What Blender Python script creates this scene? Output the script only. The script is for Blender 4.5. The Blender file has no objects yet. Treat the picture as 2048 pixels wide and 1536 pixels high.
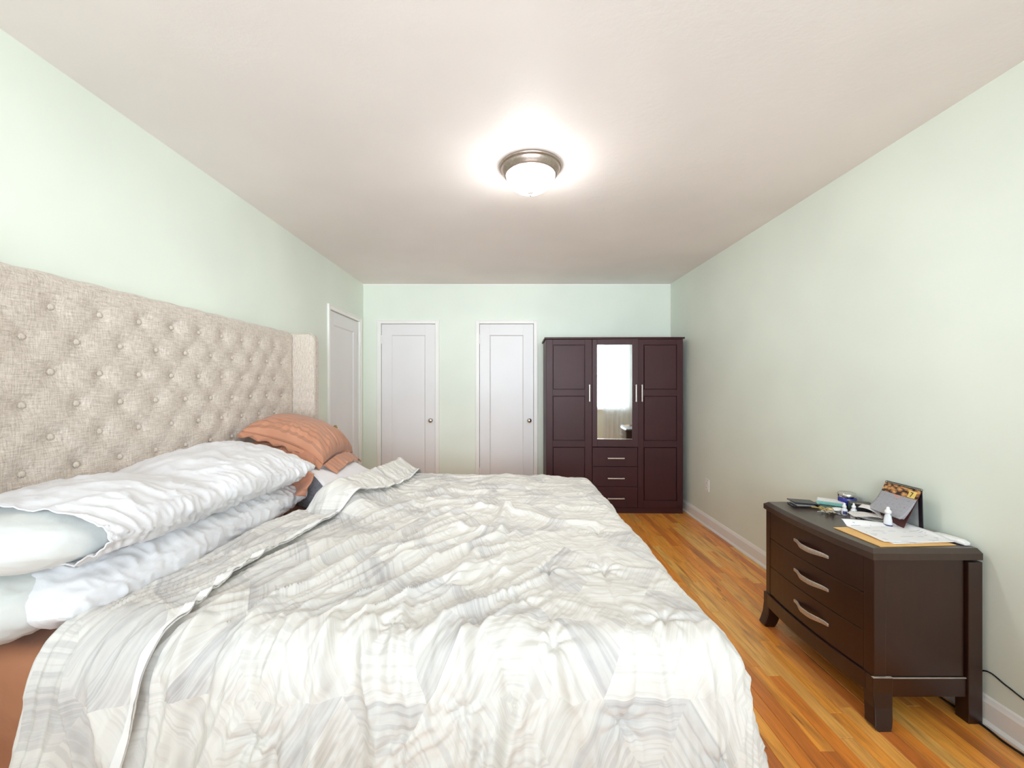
import bpy, bmesh, math, random
import numpy as np
from mathutils import Vector, Matrix

random.seed(7)
C = bpy.context.scene.collection
sc = bpy.context.scene
PI = math.pi
R = math.radians

# ------------------------------------------------------------------ camera, world, lights, exposure
XL, XR, YB, YF, H = -1.672, 1.862, 4.78, -0.62, 2.487      # room: left, right, back wall, window wall, height
CAMZ = 1.31
cam_d = bpy.data.cameras.new('camera')
cam = bpy.data.objects.new('camera', cam_d); C.objects.link(cam)
cam.location = (0, 0, CAMZ); cam.rotation_euler = (PI / 2, 0, 0)
cam_d.sensor_width = 36; cam_d.lens = 830 / 2048 * 36
cam_d.shift_x = 7 / 2048; cam_d.shift_y = 4.6 / 2048
cam_d.clip_start = 0.02
sc.camera = cam

sc.view_settings.view_transform = 'Standard'; sc.view_settings.look = 'None'
sc.view_settings.gamma = 1.0; sc.view_settings.use_curve_mapping = False
sc.view_settings.exposure = 0.69
sc.cycles.max_bounces = 16; sc.cycles.diffuse_bounces = 10; sc.cycles.glossy_bounces = 6; sc.cycles.transparent_max_bounces = 12

w = bpy.data.worlds.new('sky'); sc.world = w; w.use_nodes = True
bg = w.node_tree.nodes['Background']; bg.inputs['Color'].default_value = (0.80, 0.90, 1.0, 1)
bg.inputs['Strength'].default_value = 2.0

def area(name, loc, rot, sx, sy, power, col):
    l = bpy.data.lights.new(name, 'AREA'); l.shape = 'RECTANGLE'; l.size = sx; l.size_y = sy
    l.energy = power; l.color = col
    o = bpy.data.objects.new(name, l); C.objects.link(o); o.location = loc; o.rotation_euler = rot
    return o
WX0, WX1, WZ0, WZ1 = -1.25, 1.78, 0.82, 2.27                # window opening in the wall behind the camera
area('daylight', (0.2, YF - 2.6, 1.35), (R(90), 0, 0), 4.8, 2.6, 500, (0.80, 0.91, 1.0))
LAMP_STRENGTH = 35.0

# ------------------------------------------------------------------ numpy noise
_rng = np.random.RandomState(11)
_perm = _rng.permutation(512)
_grad = _rng.rand(512) * 2 * PI
def perlin(x, y, seed=0):
    x = np.asarray(x, float) + seed * 17.31; y = np.asarray(y, float) - seed * 9.77
    xi = np.floor(x).astype(int); yi = np.floor(y).astype(int); xf = x - xi; yf = y - yi
    def g(ix, iy, fx, fy):
        a = _grad[(_perm[ix & 511] + iy) & 511]
        return np.cos(a) * fx + np.sin(a) * fy
    u = xf * xf * xf * (xf * (xf * 6 - 15) + 10); v = yf * yf * yf * (yf * (yf * 6 - 15) + 10)
    n00 = g(xi, yi, xf, yf); n10 = g(xi + 1, yi, xf - 1, yf)
    n01 = g(xi, yi + 1, xf, yf - 1); n11 = g(xi + 1, yi + 1, xf - 1, yf - 1)
    return (n00 * (1 - u) + n10 * u) * (1 - v) + (n01 * (1 - u) + n11 * u) * v
def ridge(n, p=2.0): return np.clip(1 - np.abs(n) * 2.6, 0, 1) ** p
def sstep(a, b, x):
    t = np.clip((np.asarray(x, float) - a) / (b - a), 0, 1); return t * t * (3 - 2 * t)

# ------------------------------------------------------------------ material helpers
def lin(c):
    f = lambda v: (v / 255) / 12.92 if v / 255 <= .04045 else ((v / 255 + .055) / 1.055) ** 2.4
    return tuple(f(v) for v in c) + (1,)
class NT:
    def __init__(s, name):
        s.m = bpy.data.materials.new(name); s.m.use_nodes = True; s.t = s.m.node_tree; s.n = s.t.nodes; s.l = s.t.links
        s.b = s.n['Principled BSDF']
    def node(s, typ, **kw):
        nd = s.n.new(typ)
        for k, v in kw.items():
            if k.startswith('i_'):
                nd.inputs[k[2:].replace('_', ' ')].default_value = v
            else: setattr(nd, k, v)
        return nd
    def link(s, a, b): s.l.new(a, b)
    def math(s, op, a, b=0.0, c=None):
        nd = s.n.new('ShaderNodeMath'); nd.operation = op
        for i, v in enumerate((a, b) if c is None else (a, b, c)):
            if isinstance(v, (int, float)): nd.inputs[i].default_value = v
            else: s.l.new(v, nd.inputs[i])
        return nd.outputs[0]
    def vmath(s, op, a, b=None, c=None, out=0):
        nd = s.n.new('ShaderNodeVectorMath'); nd.operation = op
        for i, v in enumerate((a, b, c)):
            if v is None: continue
            if isinstance(v, tuple): nd.inputs[i].default_value = v
            else: s.l.new(v, nd.inputs[i])
        return nd.outputs[out]
    def noise(s, vec, scale, detail=3, rough=.55, sc3=None, dist=0):
        if sc3: vec = s.vmath('MULTIPLY', vec, sc3)
        nd = s.node('ShaderNodeTexNoise'); nd.inputs['Scale'].default_value = scale
        nd.inputs['Detail'].default_value = detail; nd.inputs['Roughness'].default_value = rough
        nd.inputs['Distortion'].default_value = dist
        s.l.new(vec, nd.inputs['Vector']); return nd.outputs['Fac']
    def coord(s, which='Object'): return s.node('ShaderNodeTexCoord').outputs[which]
    def ramp(s, fac, stops):
        nd = s.node('ShaderNodeValToRGB'); e = nd.color_ramp.elements
        while len(e) < len(stops): e.new(0.5)
        for i, (p, c) in enumerate(stops): e[i].position = p; e[i].color = c
        s.l.new(fac, nd.inputs['Fac']); return nd.outputs['Color']
    def mix(s, fac, a, b, typ='MIX'):
        nd = s.node('ShaderNodeMix', data_type='RGBA', blend_type=typ)
        if isinstance(fac, (int, float)): nd.inputs[0].default_value = fac
        else: s.l.new(fac, nd.inputs[0])
        for i, v in ((6, a), (7, b)):
            if isinstance(v, tuple): nd.inputs[i].default_value = v
            else: s.l.new(v, nd.inputs[i])
        return nd.outputs[2]
    def bump(s, height, strength=.3, dist=.01):
        nd = s.node('ShaderNodeBump'); nd.inputs['Strength'].default_value = strength; nd.inputs['Distance'].default_value = dist
        s.l.new(height, nd.inputs['Height']); s.l.new(nd.outputs['Normal'], s.b.inputs['Normal'])
    def set(s, **kw):
        for k, v in kw.items():
            i = s.b.inputs[k.replace('_', ' ')]
            if isinstance(v, (int, float, tuple)): i.default_value = v
            else: s.l.new(v, i)
        return s

def simple(name, c, rough=.5, var=.06, vs=30, metal=0.0, bump=0.0, **kw):
    t = NT(name); co = t.coord(); n = t.noise(co, vs)
    c1 = lin(tuple(max(0, v * (1 - var)) for v in c)); c2 = lin(tuple(min(255, v * (1 + var)) for v in c))
    t.set(Base_Color=t.ramp(n, [(.3, c1), (.7, c2)]), Roughness=rough, Metallic=metal, **kw)
    if bump: t.bump(n, bump, .002)
    return t.m

def paint(name, c, rough=.6, stucco=.25, scale=60):
    t = NT(name); co = t.coord()
    a = t.noise(co, 1.3, 2); b = t.noise(co, scale, 4, .6); d = t.noise(co, scale * .22, 2)
    c1 = lin(tuple(v * .985 for v in c)); c2 = lin(tuple(min(255, v * 1.012) for v in c))
    t.set(Base_Color=t.ramp(a, [(.35, c1), (.65, c2)]), Roughness=rough)
    t.bump(t.math('ADD', b, t.math('MULTIPLY', d, 1.6)), stucco, .004)
    return t.m

M = {}
M['mint'] = paint('mint_wall_paint', (226, 233, 221), .5, .10, 45)
M['ceil'] = paint('ceiling_paint', (236, 229, 225), .55, .2, 38)
M['trim'] = paint('white_trim_paint', (238, 236, 232), .35, .03, 30)
M['door'] = paint('white_door_paint', (228, 226, 226), .35, .04, 25)
M['gap'] = simple('dark_gap', (60, 55, 50), .9)

# floor boards: colour differs board by board, the grain runs along Y
def wood_floor():
    t = NT('oak_floor_board'); co = t.coord(); rnd = t.node('ShaderNodeObjectInfo').outputs['Random']
    off = t.node('ShaderNodeCombineXYZ'); t.link(t.math('MULTIPLY', rnd, 40.0), off.inputs[0]); t.link(t.math('MULTIPLY', rnd, 91.0), off.inputs[1])
    v = t.vmath('ADD', co, off.outputs[0])
    g1 = t.noise(v, 1.0, 5, .62, (70, 4.0, 5), .6); g2 = t.noise(v, 1.0, 3, .6, (260, 9, 20)); g3 = t.noise(v, 1.0, 2, .5, (14, 2.2, 5), 1.2)
    base = t.ramp(rnd, [(0, lin((190, 98, 34))), (.16, lin((240, 142, 46))), (.4, lin((255, 180, 74))), (.62, lin((252, 162, 58))), (.8, lin((255, 204, 108))), (1, lin((222, 122, 44)))])
    dark = t.mix(t.math('MULTIPLY', t.math('SUBTRACT', g1, .40), 1.9), base, lin((150, 70, 24)))
    col = t.mix(t.math('MULTIPLY', t.ramp(g3, [(.52, (0, 0, 0, 1)), (.74, (1, 1, 1, 1))]), .6), dark, lin((104, 48, 20)))
    knot = t.ramp(t.noise(v, 1.0, 1, .5, (30, 7, 5)), [(.73, (0, 0, 0, 1)), (.78, (1, 1, 1, 1))])
    col = t.mix(t.math('MULTIPLY', knot, .7), col, lin((66, 30, 16)))
    col = t.mix(t.math('MULTIPLY', g2, .35), col, lin((236, 170, 100)))
    t.set(Base_Color=col, Roughness=t.math('ADD', t.math('MULTIPLY', g1, .22), .2), Coat_Weight=.3, Coat_Roughness=.15)
    t.bump(g1, .12, .001); return t.m
M['floor'] = wood_floor()

def dark_wood(name, c, c2, rough, coat, axis='z'):
    t = NT(name); co = t.coord()
    s3 = (60, 60, 3) if axis == 'z' else (60, 4, 60)
    g = t.noise(co, 1, 4, .6, s3, .3); g2 = t.noise(co, 3, 2)
    t.set(Base_Color=t.mix(t.math('MULTIPLY', t.math('ADD', g, g2), .5), lin(c), lin(c2)),
          Roughness=t.math('ADD', t.math('MULTIPLY', g, .12), rough), Coat_Weight=coat, Coat_Roughness=.22)
    t.bump(g, .06, .001); return t.m
M['wardrobe'] = dark_wood('espresso_wood', (44, 13, 17), (70, 27, 30), .40, .0); M['wardrobe'].node_tree.nodes['Principled BSDF'].inputs['Specular IOR Level'].default_value = .38
M['dresser'] = dark_wood('dark_walnut_wood', (30, 12, 8), (56, 28, 19), .3, .25)
M['dresser_top'] = dark_wood('dark_walnut_top', (42, 28, 22), (70, 52, 43), .28, .3, 'y')
M['chip'] = simple('worn_pale_edge', (176, 168, 158), .6)
M['nickel'] = simple('brushed_nickel', (172, 158, 148), .34, .05, 80, 1.0)
M['handle_ni'] = simple('satin_nickel', (205, 198, 188), .42, .06, 120, .85)
M['steel'] = simple('polished_steel', (215, 215, 212), .18, .03, 20, 1.0)
M['brass'] = simple('aged_brass', (190, 165, 105), .22, .05, 30, 1.0)
M['black_plastic'] = simple('black_plastic', (22, 22, 24), .35)
M['white_plastic'] = simple('white_plastic', (240, 240, 238), .3, .02)
def mirror_m():
    t = NT('mirror_glass'); n = t.noise(t.coord(), 6)
    t.set(Base_Color=t.ramp(n, [(0, (.93, .95, .95, 1)), (1, (.95, .96, .96, 1))]), Metallic=1.0, Roughness=.035); return t.m
M['mirror'] = mirror_m()

def linen():
    t = NT('oatmeal_linen'); co = t.coord()
    h = t.noise(co, 1, 4, .65, (120, 22, 260)); v = t.noise(co, 1, 4, .65, (120, 260, 30))
    f = t.math('MULTIPLY', t.math('ADD', h, v), .5); fine = t.noise(co, 420, 2)
    col = t.ramp(t.math('ADD', t.math('MULTIPLY', f, .8), t.math('MULTIPLY', fine, .2)),
                 [(.36, lin((158, 146, 134))), (.5, lin((200, 188, 175))), (.64, lin((226, 217, 206)))])
    t.set(Base_Color=col, Roughness=.95, Sheen_Weight=.25)
    t.bump(t.math('ADD', f, fine), .35, .0015); return t.m
M['linen'] = linen()

def cotton(name, c, c2=None, bs=.15, stripes=0, fine=900):
    t = NT(name); co = t.coord(); n = t.noise(co, 7, 3); f = t.noise(co, fine * .4, 2); wr = t.noise(co, 38, 3, .5, None, .8)
    col = t.ramp(n, [(.3, lin(c)), (.7, lin(c2 or tuple(min(255, v * 1.03) for v in c)))])
    rough = .85
    if stripes:
        uv = t.coord('UV'); sx = t.node('ShaderNodeSeparateXYZ'); t.link(uv, sx.inputs[0])
        s = t.math('SINE', t.math('MULTIPLY', sx.outputs[0], stripes))
        k = t.ramp(s, [(.44, (0, 0, 0, 1)), (.56, (1, 1, 1, 1))])
        col = t.mix(t.math('MULTIPLY', k, .8), col, lin(tuple(v * .86 for v in c)))
        t.set(Roughness=t.math('SUBTRACT', .8, t.math('MULTIPLY', k, .35)))
    else: t.set(Roughness=rough)
    t.set(Base_Color=col, Sheen_Weight=.15)
    t.bump(t.math('ADD', t.math('MULTIPLY', wr, .8), t.math('MULTIPLY', f, .15)), bs, .004); return t.m
M['white_cotton'] = cotton('white_cotton', (221, 220, 223), (226, 226, 228), .3)
M['insert'] = cotton('pillow_ticking', (206, 208, 205), (213, 215, 212), .2)
M['orange'] = cotton('apricot_sateen', (186, 130, 101), (196, 140, 111), .3, stripes=150)
M['orange_plain'] = cotton('apricot_cotton', (180, 124, 97), (188, 132, 105), .35)
M['sheet'] = cotton('apricot_sheet', (178, 122, 88), (186, 130, 96), .25)
M['foam_white'] = cotton('white_knit', (234, 232, 234), None, .1)
def quilt_grey():
    t = NT('grey_quilted_knit'); co = t.coord('UV'); v = t.node('ShaderNodeTexVoronoi'); v.inputs['Scale'].default_value = 1
    t.link(t.vmath('MULTIPLY', co, (90, 90, 90)), v.inputs['Vector'])
    t.set(Base_Color=t.ramp(v.outputs['Distance'], [(0, lin((178, 181, 188))), (.9, lin((140, 144, 153)))]), Roughness=.9)
    t.bump(v.outputs['Distance'], -.5, .004); return t.m
M['quilt'] = quilt_grey()

def comforter_m():
    """Printed patchwork of concentric hexagons drawn with brushed stripes, laid out in the cloth's own metres (UV)."""
    t = NT('comforter_print'); uv = t.coord('UV')
    wob = t.node('ShaderNodeTexNoise'); wob.inputs['Scale'].default_value = 7; t.link(uv, wob.inputs['Vector'])
    p = t.vmath('ADD', uv, t.vmath('MULTIPLY', t.vmath('SUBTRACT', wob.outputs['Color'], (.5, .5, .5)), (.010, .010, 0)))
    h = .36; r = (h * 1.7320508, h, 1.0); hr = tuple(v / 2 for v in r); nh = tuple(-v for v in hr)
    a = t.vmath('WRAP', p, hr, nh)
    b = t.vmath('WRAP', t.vmath('SUBTRACT', p, (hr[0], hr[1], 0)), hr, nh)
    def hd(v):
        ab = t.vmath('ABSOLUTE', v); s = t.node('ShaderNodeSeparateXYZ'); t.link(ab, s.inputs[0])
        return t.math('MAXIMUM', s.outputs[1], t.math('ADD', t.math('MULTIPLY', s.outputs[1], .5), t.math('MULTIPLY', s.outputs[0], .8660254)))
    da, db = hd(a), hd(b)
    sel = t.math('LESS_THAN', da, db)
    mv = t.node('ShaderNodeMix', data_type='VECTOR'); t.link(sel, mv.inputs[0]); t.link(b, mv.inputs[4]); t.link(a, mv.inputs[5])
    loc = mv.outputs[1]; d = t.math('MINIMUM', da, db)
    cell = t.vmath('SUBTRACT', p, loc)
    s = t.node('ShaderNodeSeparateXYZ'); t.link(loc, s.inputs[0])
    ang = t.math('FLOOR', t.math('ADD', t.math('DIVIDE', t.math('ARCTAN2', s.outputs[1], s.outputs[0]), PI / 3), 60.0))
    cs = t.node('ShaderNodeSeparateXYZ'); t.link(t.vmath('SNAP', t.vmath('ADD', cell, (.05, .05, 0)), (.1, .1, 1)), cs.inputs[0])
    cid = t.node('ShaderNodeCombineXYZ'); t.link(cs.outputs[0], cid.inputs[0]); t.link(cs.outputs[1], cid.inputs[1]); t.link(ang, cid.inputs[2])
    wn = t.node('ShaderNodeTexWhiteNoise', noise_dimensions='3D'); t.link(cid.outputs[0], wn.inputs['Vector'])
    rnd = wn.outputs['Value']
    # stripes: noise over the hexagonal distance, nearly constant along the edge
    sv = t.node('ShaderNodeCombineXYZ'); t.link(t.math('MULTIPLY', d, 62.0), sv.inputs[0]); t.link(t.math('MULTIPLY', rnd, 37.0), sv.inputs[1]); t.link(t.math('MULTIPLY', s.outputs[0], 2.0), sv.inputs[2])
    st = t.node('ShaderNodeTexNoise'); st.inputs['Scale'].default_value = 1.6; st.inputs['Detail'].default_value = 2; st.inputs['Roughness'].default_value = .6
    t.link(sv.outputs[0], st.inputs['Vector'])
    stripes = t.ramp(st.outputs['Fac'], [(.46, (0, 0, 0, 1)), (.6, (1, 1, 1, 1))])
    blot = t.noise(uv, 9, 4, .7)
    # patch tone: some sectors are greyer, and the outer band of each sector is greyer
    tone = t.math('MULTIPLY', t.math('GREATER_THAN', rnd, .5), t.ramp(t.math('DIVIDE', d, h * .5), [(.45, (.15, .15, .15, 1)), (.9, (1, 1, 1, 1))]))
    k = t.math('ADD', t.math('MULTIPLY', stripes, .34), t.math('MULTIPLY', tone, .40))
    k = t.math('MULTIPLY', k, t.math('ADD', t.math('MULTIPLY', blot, 1.3), .25))
    tint = t.ramp(rnd, [(0, lin((178, 175, 167))), (.5, lin((174, 172, 171))), (1, lin((160, 158, 161)))])
    col = t.mix(k, lin((219, 216, 210)), tint)
    t.set(Base_Color=col, Roughness=.9, Sheen_Weight=.1)
    f = t.noise(uv, 420, 2); wr = t.noise(uv, 45, 4, .6, None, 1.0)
    t.bump(t.math('ADD', t.math('MULTIPLY', wr, .6), t.math('MULTIPLY', f, .12)), .2, .005); return t.m
M['comforter'] = comforter_m()
M['hem'] = cotton('comforter_white_hem', (226, 225, 223), None, .2)

# ------------------------------------------------------------------ geometry helpers
def link(name, me, parent=None, mats=()):
    o = bpy.data.objects.new(name, me); C.objects.link(o)
    for m in mats: me.materials.append(m)
    if parent: o.parent = parent
    return o
def thing(name, label, cat, loc=(0, 0, 0), rz=0.0, group=None):
    o = bpy.data.objects.new(name, None); C.objects.link(o); o.location = loc; o.rotation_euler = (0, 0, rz)
    o.empty_display_size = .05; o['label'] = label; o['category'] = cat
    if group: o['group'] = group
    return o
def tag(o, label, cat, group=None):
    o['label'] = label; o['category'] = cat
    if group: o['group'] = group
    return o
def struct(o): o['kind'] = 'structure'; return o
def bm_obj(name, bm, m, parent=None, smooth=False, bevel=0, seg=2):
    me = bpy.data.meshes.new(name); bmesh.ops.recalc_face_normals(bm, faces=bm.faces); bm.to_mesh(me); bm.free()
    if smooth: me.polygons.foreach_set('use_smooth', [True] * len(me.polygons))
    o = link(name, me, parent, [m] if not isinstance(m, (list, tuple)) else m)
    if bevel:
        b = o.modifiers.new('bevel', 'BEVEL'); b.width = bevel; b.segments = seg; b.limit_method = 'ANGLE'; b.angle_limit = R(35)
        b.harden_normals = False
    return o
def add_box(bm, x0, x1, y0, y1, z0, z1):
    vs = [bm.verts.new(p) for p in ((x0, y0, z0), (x1, y0, z0), (x1, y1, z0), (x0, y1, z0), (x0, y0, z1), (x1, y0, z1), (x1, y1, z1), (x0, y1, z1))]
    for f in ((0, 3, 2, 1), (4, 5, 6, 7), (0, 1, 5, 4), (1, 2, 6, 5), (2, 3, 7, 6), (3, 0, 4, 7)): bm.faces.new([vs[i] for i in f])
def box(name, x0, x1, y0, y1, z0, z1, m, parent=None, bevel=0, seg=2):
    bm = bmesh.new(); add_box(bm, x0, x1, y0, y1, z0, z1); return bm_obj(name, bm, m, parent, False, bevel, seg)
def boxes(name, lst, m, parent=None, bevel=0):
    bm = bmesh.new()
    for b in lst: add_box(bm, *b)
    return bm_obj(name, bm, m, parent, False, bevel)
def add_prism(bm, poly, z0, z1, poly2=None):
    a = [bm.verts.new((x, y, z0)) for x, y in poly]; b = [bm.verts.new((x, y, z1)) for x, y in (poly2 or poly)]
    n = len(a)
    bm.faces.new(list(reversed(a))); bm.faces.new(b)
    for i in range(n): bm.faces.new((a[i], a[(i + 1) % n], b[(i + 1) % n], b[i]))
def prism(name, poly, z0, z1, m, parent=None, bevel=0, poly2=None):
    bm = bmesh.new(); add_prism(bm, poly, z0, z1, poly2); return bm_obj(name, bm, m, parent, False, bevel)
def add_lathe(bm, prof, n=32, mtx=None):
    rings = []
    for r, z in prof:
        if r < 1e-5: rings.append([bm.verts.new((0, 0, z))]); continue
        rings.append([bm.verts.new((r * math.cos(2 * PI * k / n), r * math.sin(2 * PI * k / n), z)) for k in range(n)])
    for a, b in zip(rings, rings[1:]):
        for k in range(n):
            k2 = (k + 1) % n
            if len(a) == 1 and len(b) == 1: continue
            if len(a) == 1: bm.faces.new((a[0], b[k], b[k2]))
            elif len(b) == 1: bm.faces.new((a[k], b[0], a[k2]))
            else: bm.faces.new((a[k], b[k], b[k2], a[k2]))
    if mtx is not None:
        for ring in rings:
            for v in ring: v.co = mtx @ v.co
def lathe(name, prof, m, parent=None, n=32, mtx=None):
    bm = bmesh.new(); add_lathe(bm, prof, n, mtx); return bm_obj(name, bm, m, parent, True)
def add_tube(bm, pts, r, n=8, closed=False, rad=None):
    pts = [Vector(p) for p in pts]; rings = []; N = len(pts); up = Vector((0, 0, 1))
    for i, p in enumerate(pts):
        d = (pts[(i + 1) % N] - pts[i - 1]) if closed else (pts[min(i + 1, N - 1)] - pts[max(i - 1, 0)])
        d.normalize(); a = d.cross(up)
        if a.length < 1e-3: a = d.cross(Vector((1, 0, 0)))
        a.normalize(); b = d.cross(a); rr = rad[i] if rad else r
        rings.append([bm.verts.new(p + (a * math.cos(2 * PI * k / n) + b * math.sin(2 * PI * k / n)) * rr) for k in range(n)])
    for i in range(N if closed else N - 1):
        A, B = rings[i], rings[(i + 1) % N]
        for k in range(n): bm.faces.new((A[k], A[(k + 1) % n], B[(k + 1) % n], B[k]))
    if not closed: bm.faces.new(rings[0]); bm.faces.new(list(reversed(rings[-1])))
def tube(name, pts, r, m, parent=None, n=8, closed=False, rad=None):
    bm = bmesh.new(); add_tube(bm, pts, r, n, closed, rad); return bm_obj(name, bm, m, parent, True)
def catmull(pts, n=8):
    P = [Vector(p) for p in pts]; P = [P[0]] + P + [P[-1]]; out = []
    for i in range(1, len(P) - 2):
        for k in range(n):
            t = k / n; a, b, c, d = P[i - 1], P[i], P[i + 1], P[i + 2]
            out.append(.5 * ((2 * b) + (-a + c) * t + (2 * a - 5 * b + 4 * c - d) * t * t + (-a + 3 * b - 3 * c + d) * t ** 3))
    out.append(P[-2]); return out
def grid_mesh(name, P, m, parent=None, closed_u=False, uv=None, caps=False):
    """P: (nu, nv, 3) array -> quad mesh; closed_u wraps the first axis."""
    nu, nv = P.shape[:2]
    me = bpy.data.meshes.new(name)
    idx = np.arange(nu * nv).reshape(nu, nv)
    if closed_u: A = idx; B = np.roll(idx, -1, axis=0)
    else: A = idx[:-1]; B = idx[1:]
    q = np.stack([A[:, :-1], B[:, :-1], B[:, 1:], A[:, 1:]], -1).reshape(-1, 4)
    nf = len(q)
    extra = []
    if caps: extra = [idx[:, 0][::-1].copy(), idx[:, -1].copy()]
    me.vertices.add(nu * nv); me.vertices.foreach_set('co', P.reshape(-1).astype(np.float32))
    loops = np.concatenate([q.reshape(-1)] + extra) if extra else q.reshape(-1)
    starts = np.concatenate([np.arange(nf) * 4] + ([np.array([nf * 4, nf * 4 + nu])] if extra else []))
    tot = np.concatenate([np.full(nf, 4)] + ([np.array([nu, nu])] if extra else []))
    me.loops.add(len(loops)); me.loops.foreach_set('vertex_index', loops.astype(np.int32))
    me.polygons.add(len(starts)); me.polygons.foreach_set('loop_start', starts.astype(np.int32)); me.polygons.foreach_set('loop_total', tot.astype(np.int32))
    me.polygons.foreach_set('use_smooth', np.ones(len(starts), bool))
    if uv is not None:
        l = me.uv_layers.new(name='UVMap'); l.data.foreach_set('uv', uv.reshape(-1, 2)[loops].reshape(-1).astype(np.float32))
    me.update(calc_edges=True); me.validate()
    return link(name, me, parent, [m])
def normals(P, wrap=False):
    if wrap:
        du = np.roll(P, -1, 0) - np.roll(P, 1, 0)
    else: du = np.gradient(P, axis=0)
    dv = np.gradient(P, axis=1); n = np.cross(du, dv); return n / (np.linalg.norm(n, axis=2, keepdims=True) + 1e-9)
def copy_tree(o, parent=None):
    c = o.copy(); C.objects.link(c); c.parent = parent
    for ch in list(o.children): copy_tree(ch, c)
    return c

# ------------------------------------------------------------------ room shell
# floor: a subfloor slab with the boards laid on it; the boards beside the bed are single parts
PW = .0572
sub = struct(box('floor', XL, XR, YF, YB, -.05, -.006, M['gap']))
def plank_bm(bm, x0, x1, y0, y1):
    g = .0007; e = .0012; z1 = 0.0; x0 += g; x1 -= g; y0 += g; y1 -= g
    a = [bm.verts.new(p) for p in ((x0, y0, -.006), (x1, y0, -.006), (x1, y1, -.006), (x0, y1, -.006))]
    b = [bm.verts.new(p) for p in ((x0, y0, -e), (x1, y0, -e), (x1, y1, -e), (x0, y1, -e))]
    c = [bm.verts.new(p) for p in ((x0 + e, y0 + e, 0), (x1 - e, y0 + e, 0), (x1 - e, y1 - e, 0), (x0 + e, y1 - e, 0))]
    for i in range(4):
        j = (i + 1) % 4; bm.faces.new((a[i], a[j], b[j], b[i])); bm.faces.new((b[i], b[j], c[j], c[i]))
    bm.faces.new(c)
ncol = int((XR - XL) / PW) + 1
rest = bmesh.new()
for i in range(ncol):
    x1 = XR - i * PW; x0 = max(XL, x1 - PW)
    if x1 - x0 < .004: continue
    y = YF - random.random() * .5
    while y < YB:
        ln = random.choice((.34, .46, .62, .8, .95, 1.2)) + random.random() * .14
        a, b = max(YF, y), min(YB, y + ln); y += ln
        if b - a < .03: continue
        if x0 > .34 and b > .8 and a < 4.4:
            bm = bmesh.new(); plank_bm(bm, x0 - (x0 + x1) / 2, x1 - (x0 + x1) / 2, a - (a + b) / 2, b - (a + b) / 2)
            p = bm_obj('plank', bm, M['floor'], sub); p.location = ((x0 + x1) / 2, (a + b) / 2, 0)
        else: plank_bm(rest, x0, x1, a, b)
o = bm_obj('covered_planks', rest, M['floor'], sub); o['kind'] = 'stuff'

struct(box('ceiling', XL - .12, XR + .12, YF - .12, YB + .12, H, H + .1, M['ceil']))
struct(box('wall_right', XR, XR + .12, YF - .12, YB + .12, -.05, H, M['mint']))
def wall(name, axis, fixed0, fixed1, a0, a1, holes, m):
    """Solid wall along x or y with rectangular openings (a0,a1,z0,z1)."""
    L = []; cur = a0
    for (h0, h1, z0, z1) in sorted(holes):
        L.append((cur, h0, -.05, H)); L.append((h0, h1, z1, H))
        if z0 > -.04: L.append((h0, h1, -.05, z0))
        cur = h1
    L.append((cur, a1, -.05, H))
    bm = bmesh.new()
    for (p, q, z0, z1) in L:
        if axis == 'x': add_box(bm, p, q, fixed0, fixed1, z0, z1)
        else: add_box(bm, fixed0, fixed1, p, q, z0, z1)
    return struct(bm_obj(name, bm, m))
D1 = (-1.466, -.842); D2 = (-.335, .290); DT = 2.030
LD = (3.868, 4.628)
wall('wall_back', 'x', YB, YB + .12, XL - .12, XR + .12, [(D1[0], D1[1], -.05, DT), (D2[0], D2[1], -.05, DT)], M['mint'])
wall('wall_left', 'y', XL - .12, XL, YF - .12, YB + .12, [(LD[0], LD[1], -.05, DT)], M['mint'])
wall('wall_front', 'x', YF - .12, YF, XL - .12, XR + .12, [(WX0, WX1, WZ0, WZ1)], M['mint'])
struct(box('trim_1', XL, XR, YB - .004, YB, H - .012, H, M['trim']))
struct(box('trim_2', XR - .006, XR, YB - .008, YB, .0, H, M['trim']))

def base_profile(name, x, side, y0, y1):
    s = side; pr = [(0, 0), (-.024, 0), (-.024, .008), (-.016, .018), (-.0135, .02), (-.0135, .086), (-.010, .094), (-.006, .104), (0, .11)]
    bm = bmesh.new()
    a = [bm.verts.new((x + px * s, y0, z)) for px, z in pr]; b = [bm.verts.new((x + px * s, y1, z)) for px, z in pr]
    bm.faces.new(a); bm.faces.new(list(reversed(b)))
    for i in range(len(a)): j = (i + 1) % len(a); bm.faces.new((a[i], b[i], b[j], a[j]))
    return struct(bm_obj(name, bm, M['trim']))
base_profile('baseboard_right', XR, 1, YF, YB - .01)
base_profile('baseboard_left', XL, -1, YF, LD[0] - .06)
struct(boxes('baseboard_back', [(D1[1] + .045, D2[0] - .045, YB - .014, YB, 0, .11), (D2[1] + .045, XR - .02, YB - .014, YB, 0, .11)], M['trim'], bevel=.003))

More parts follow.
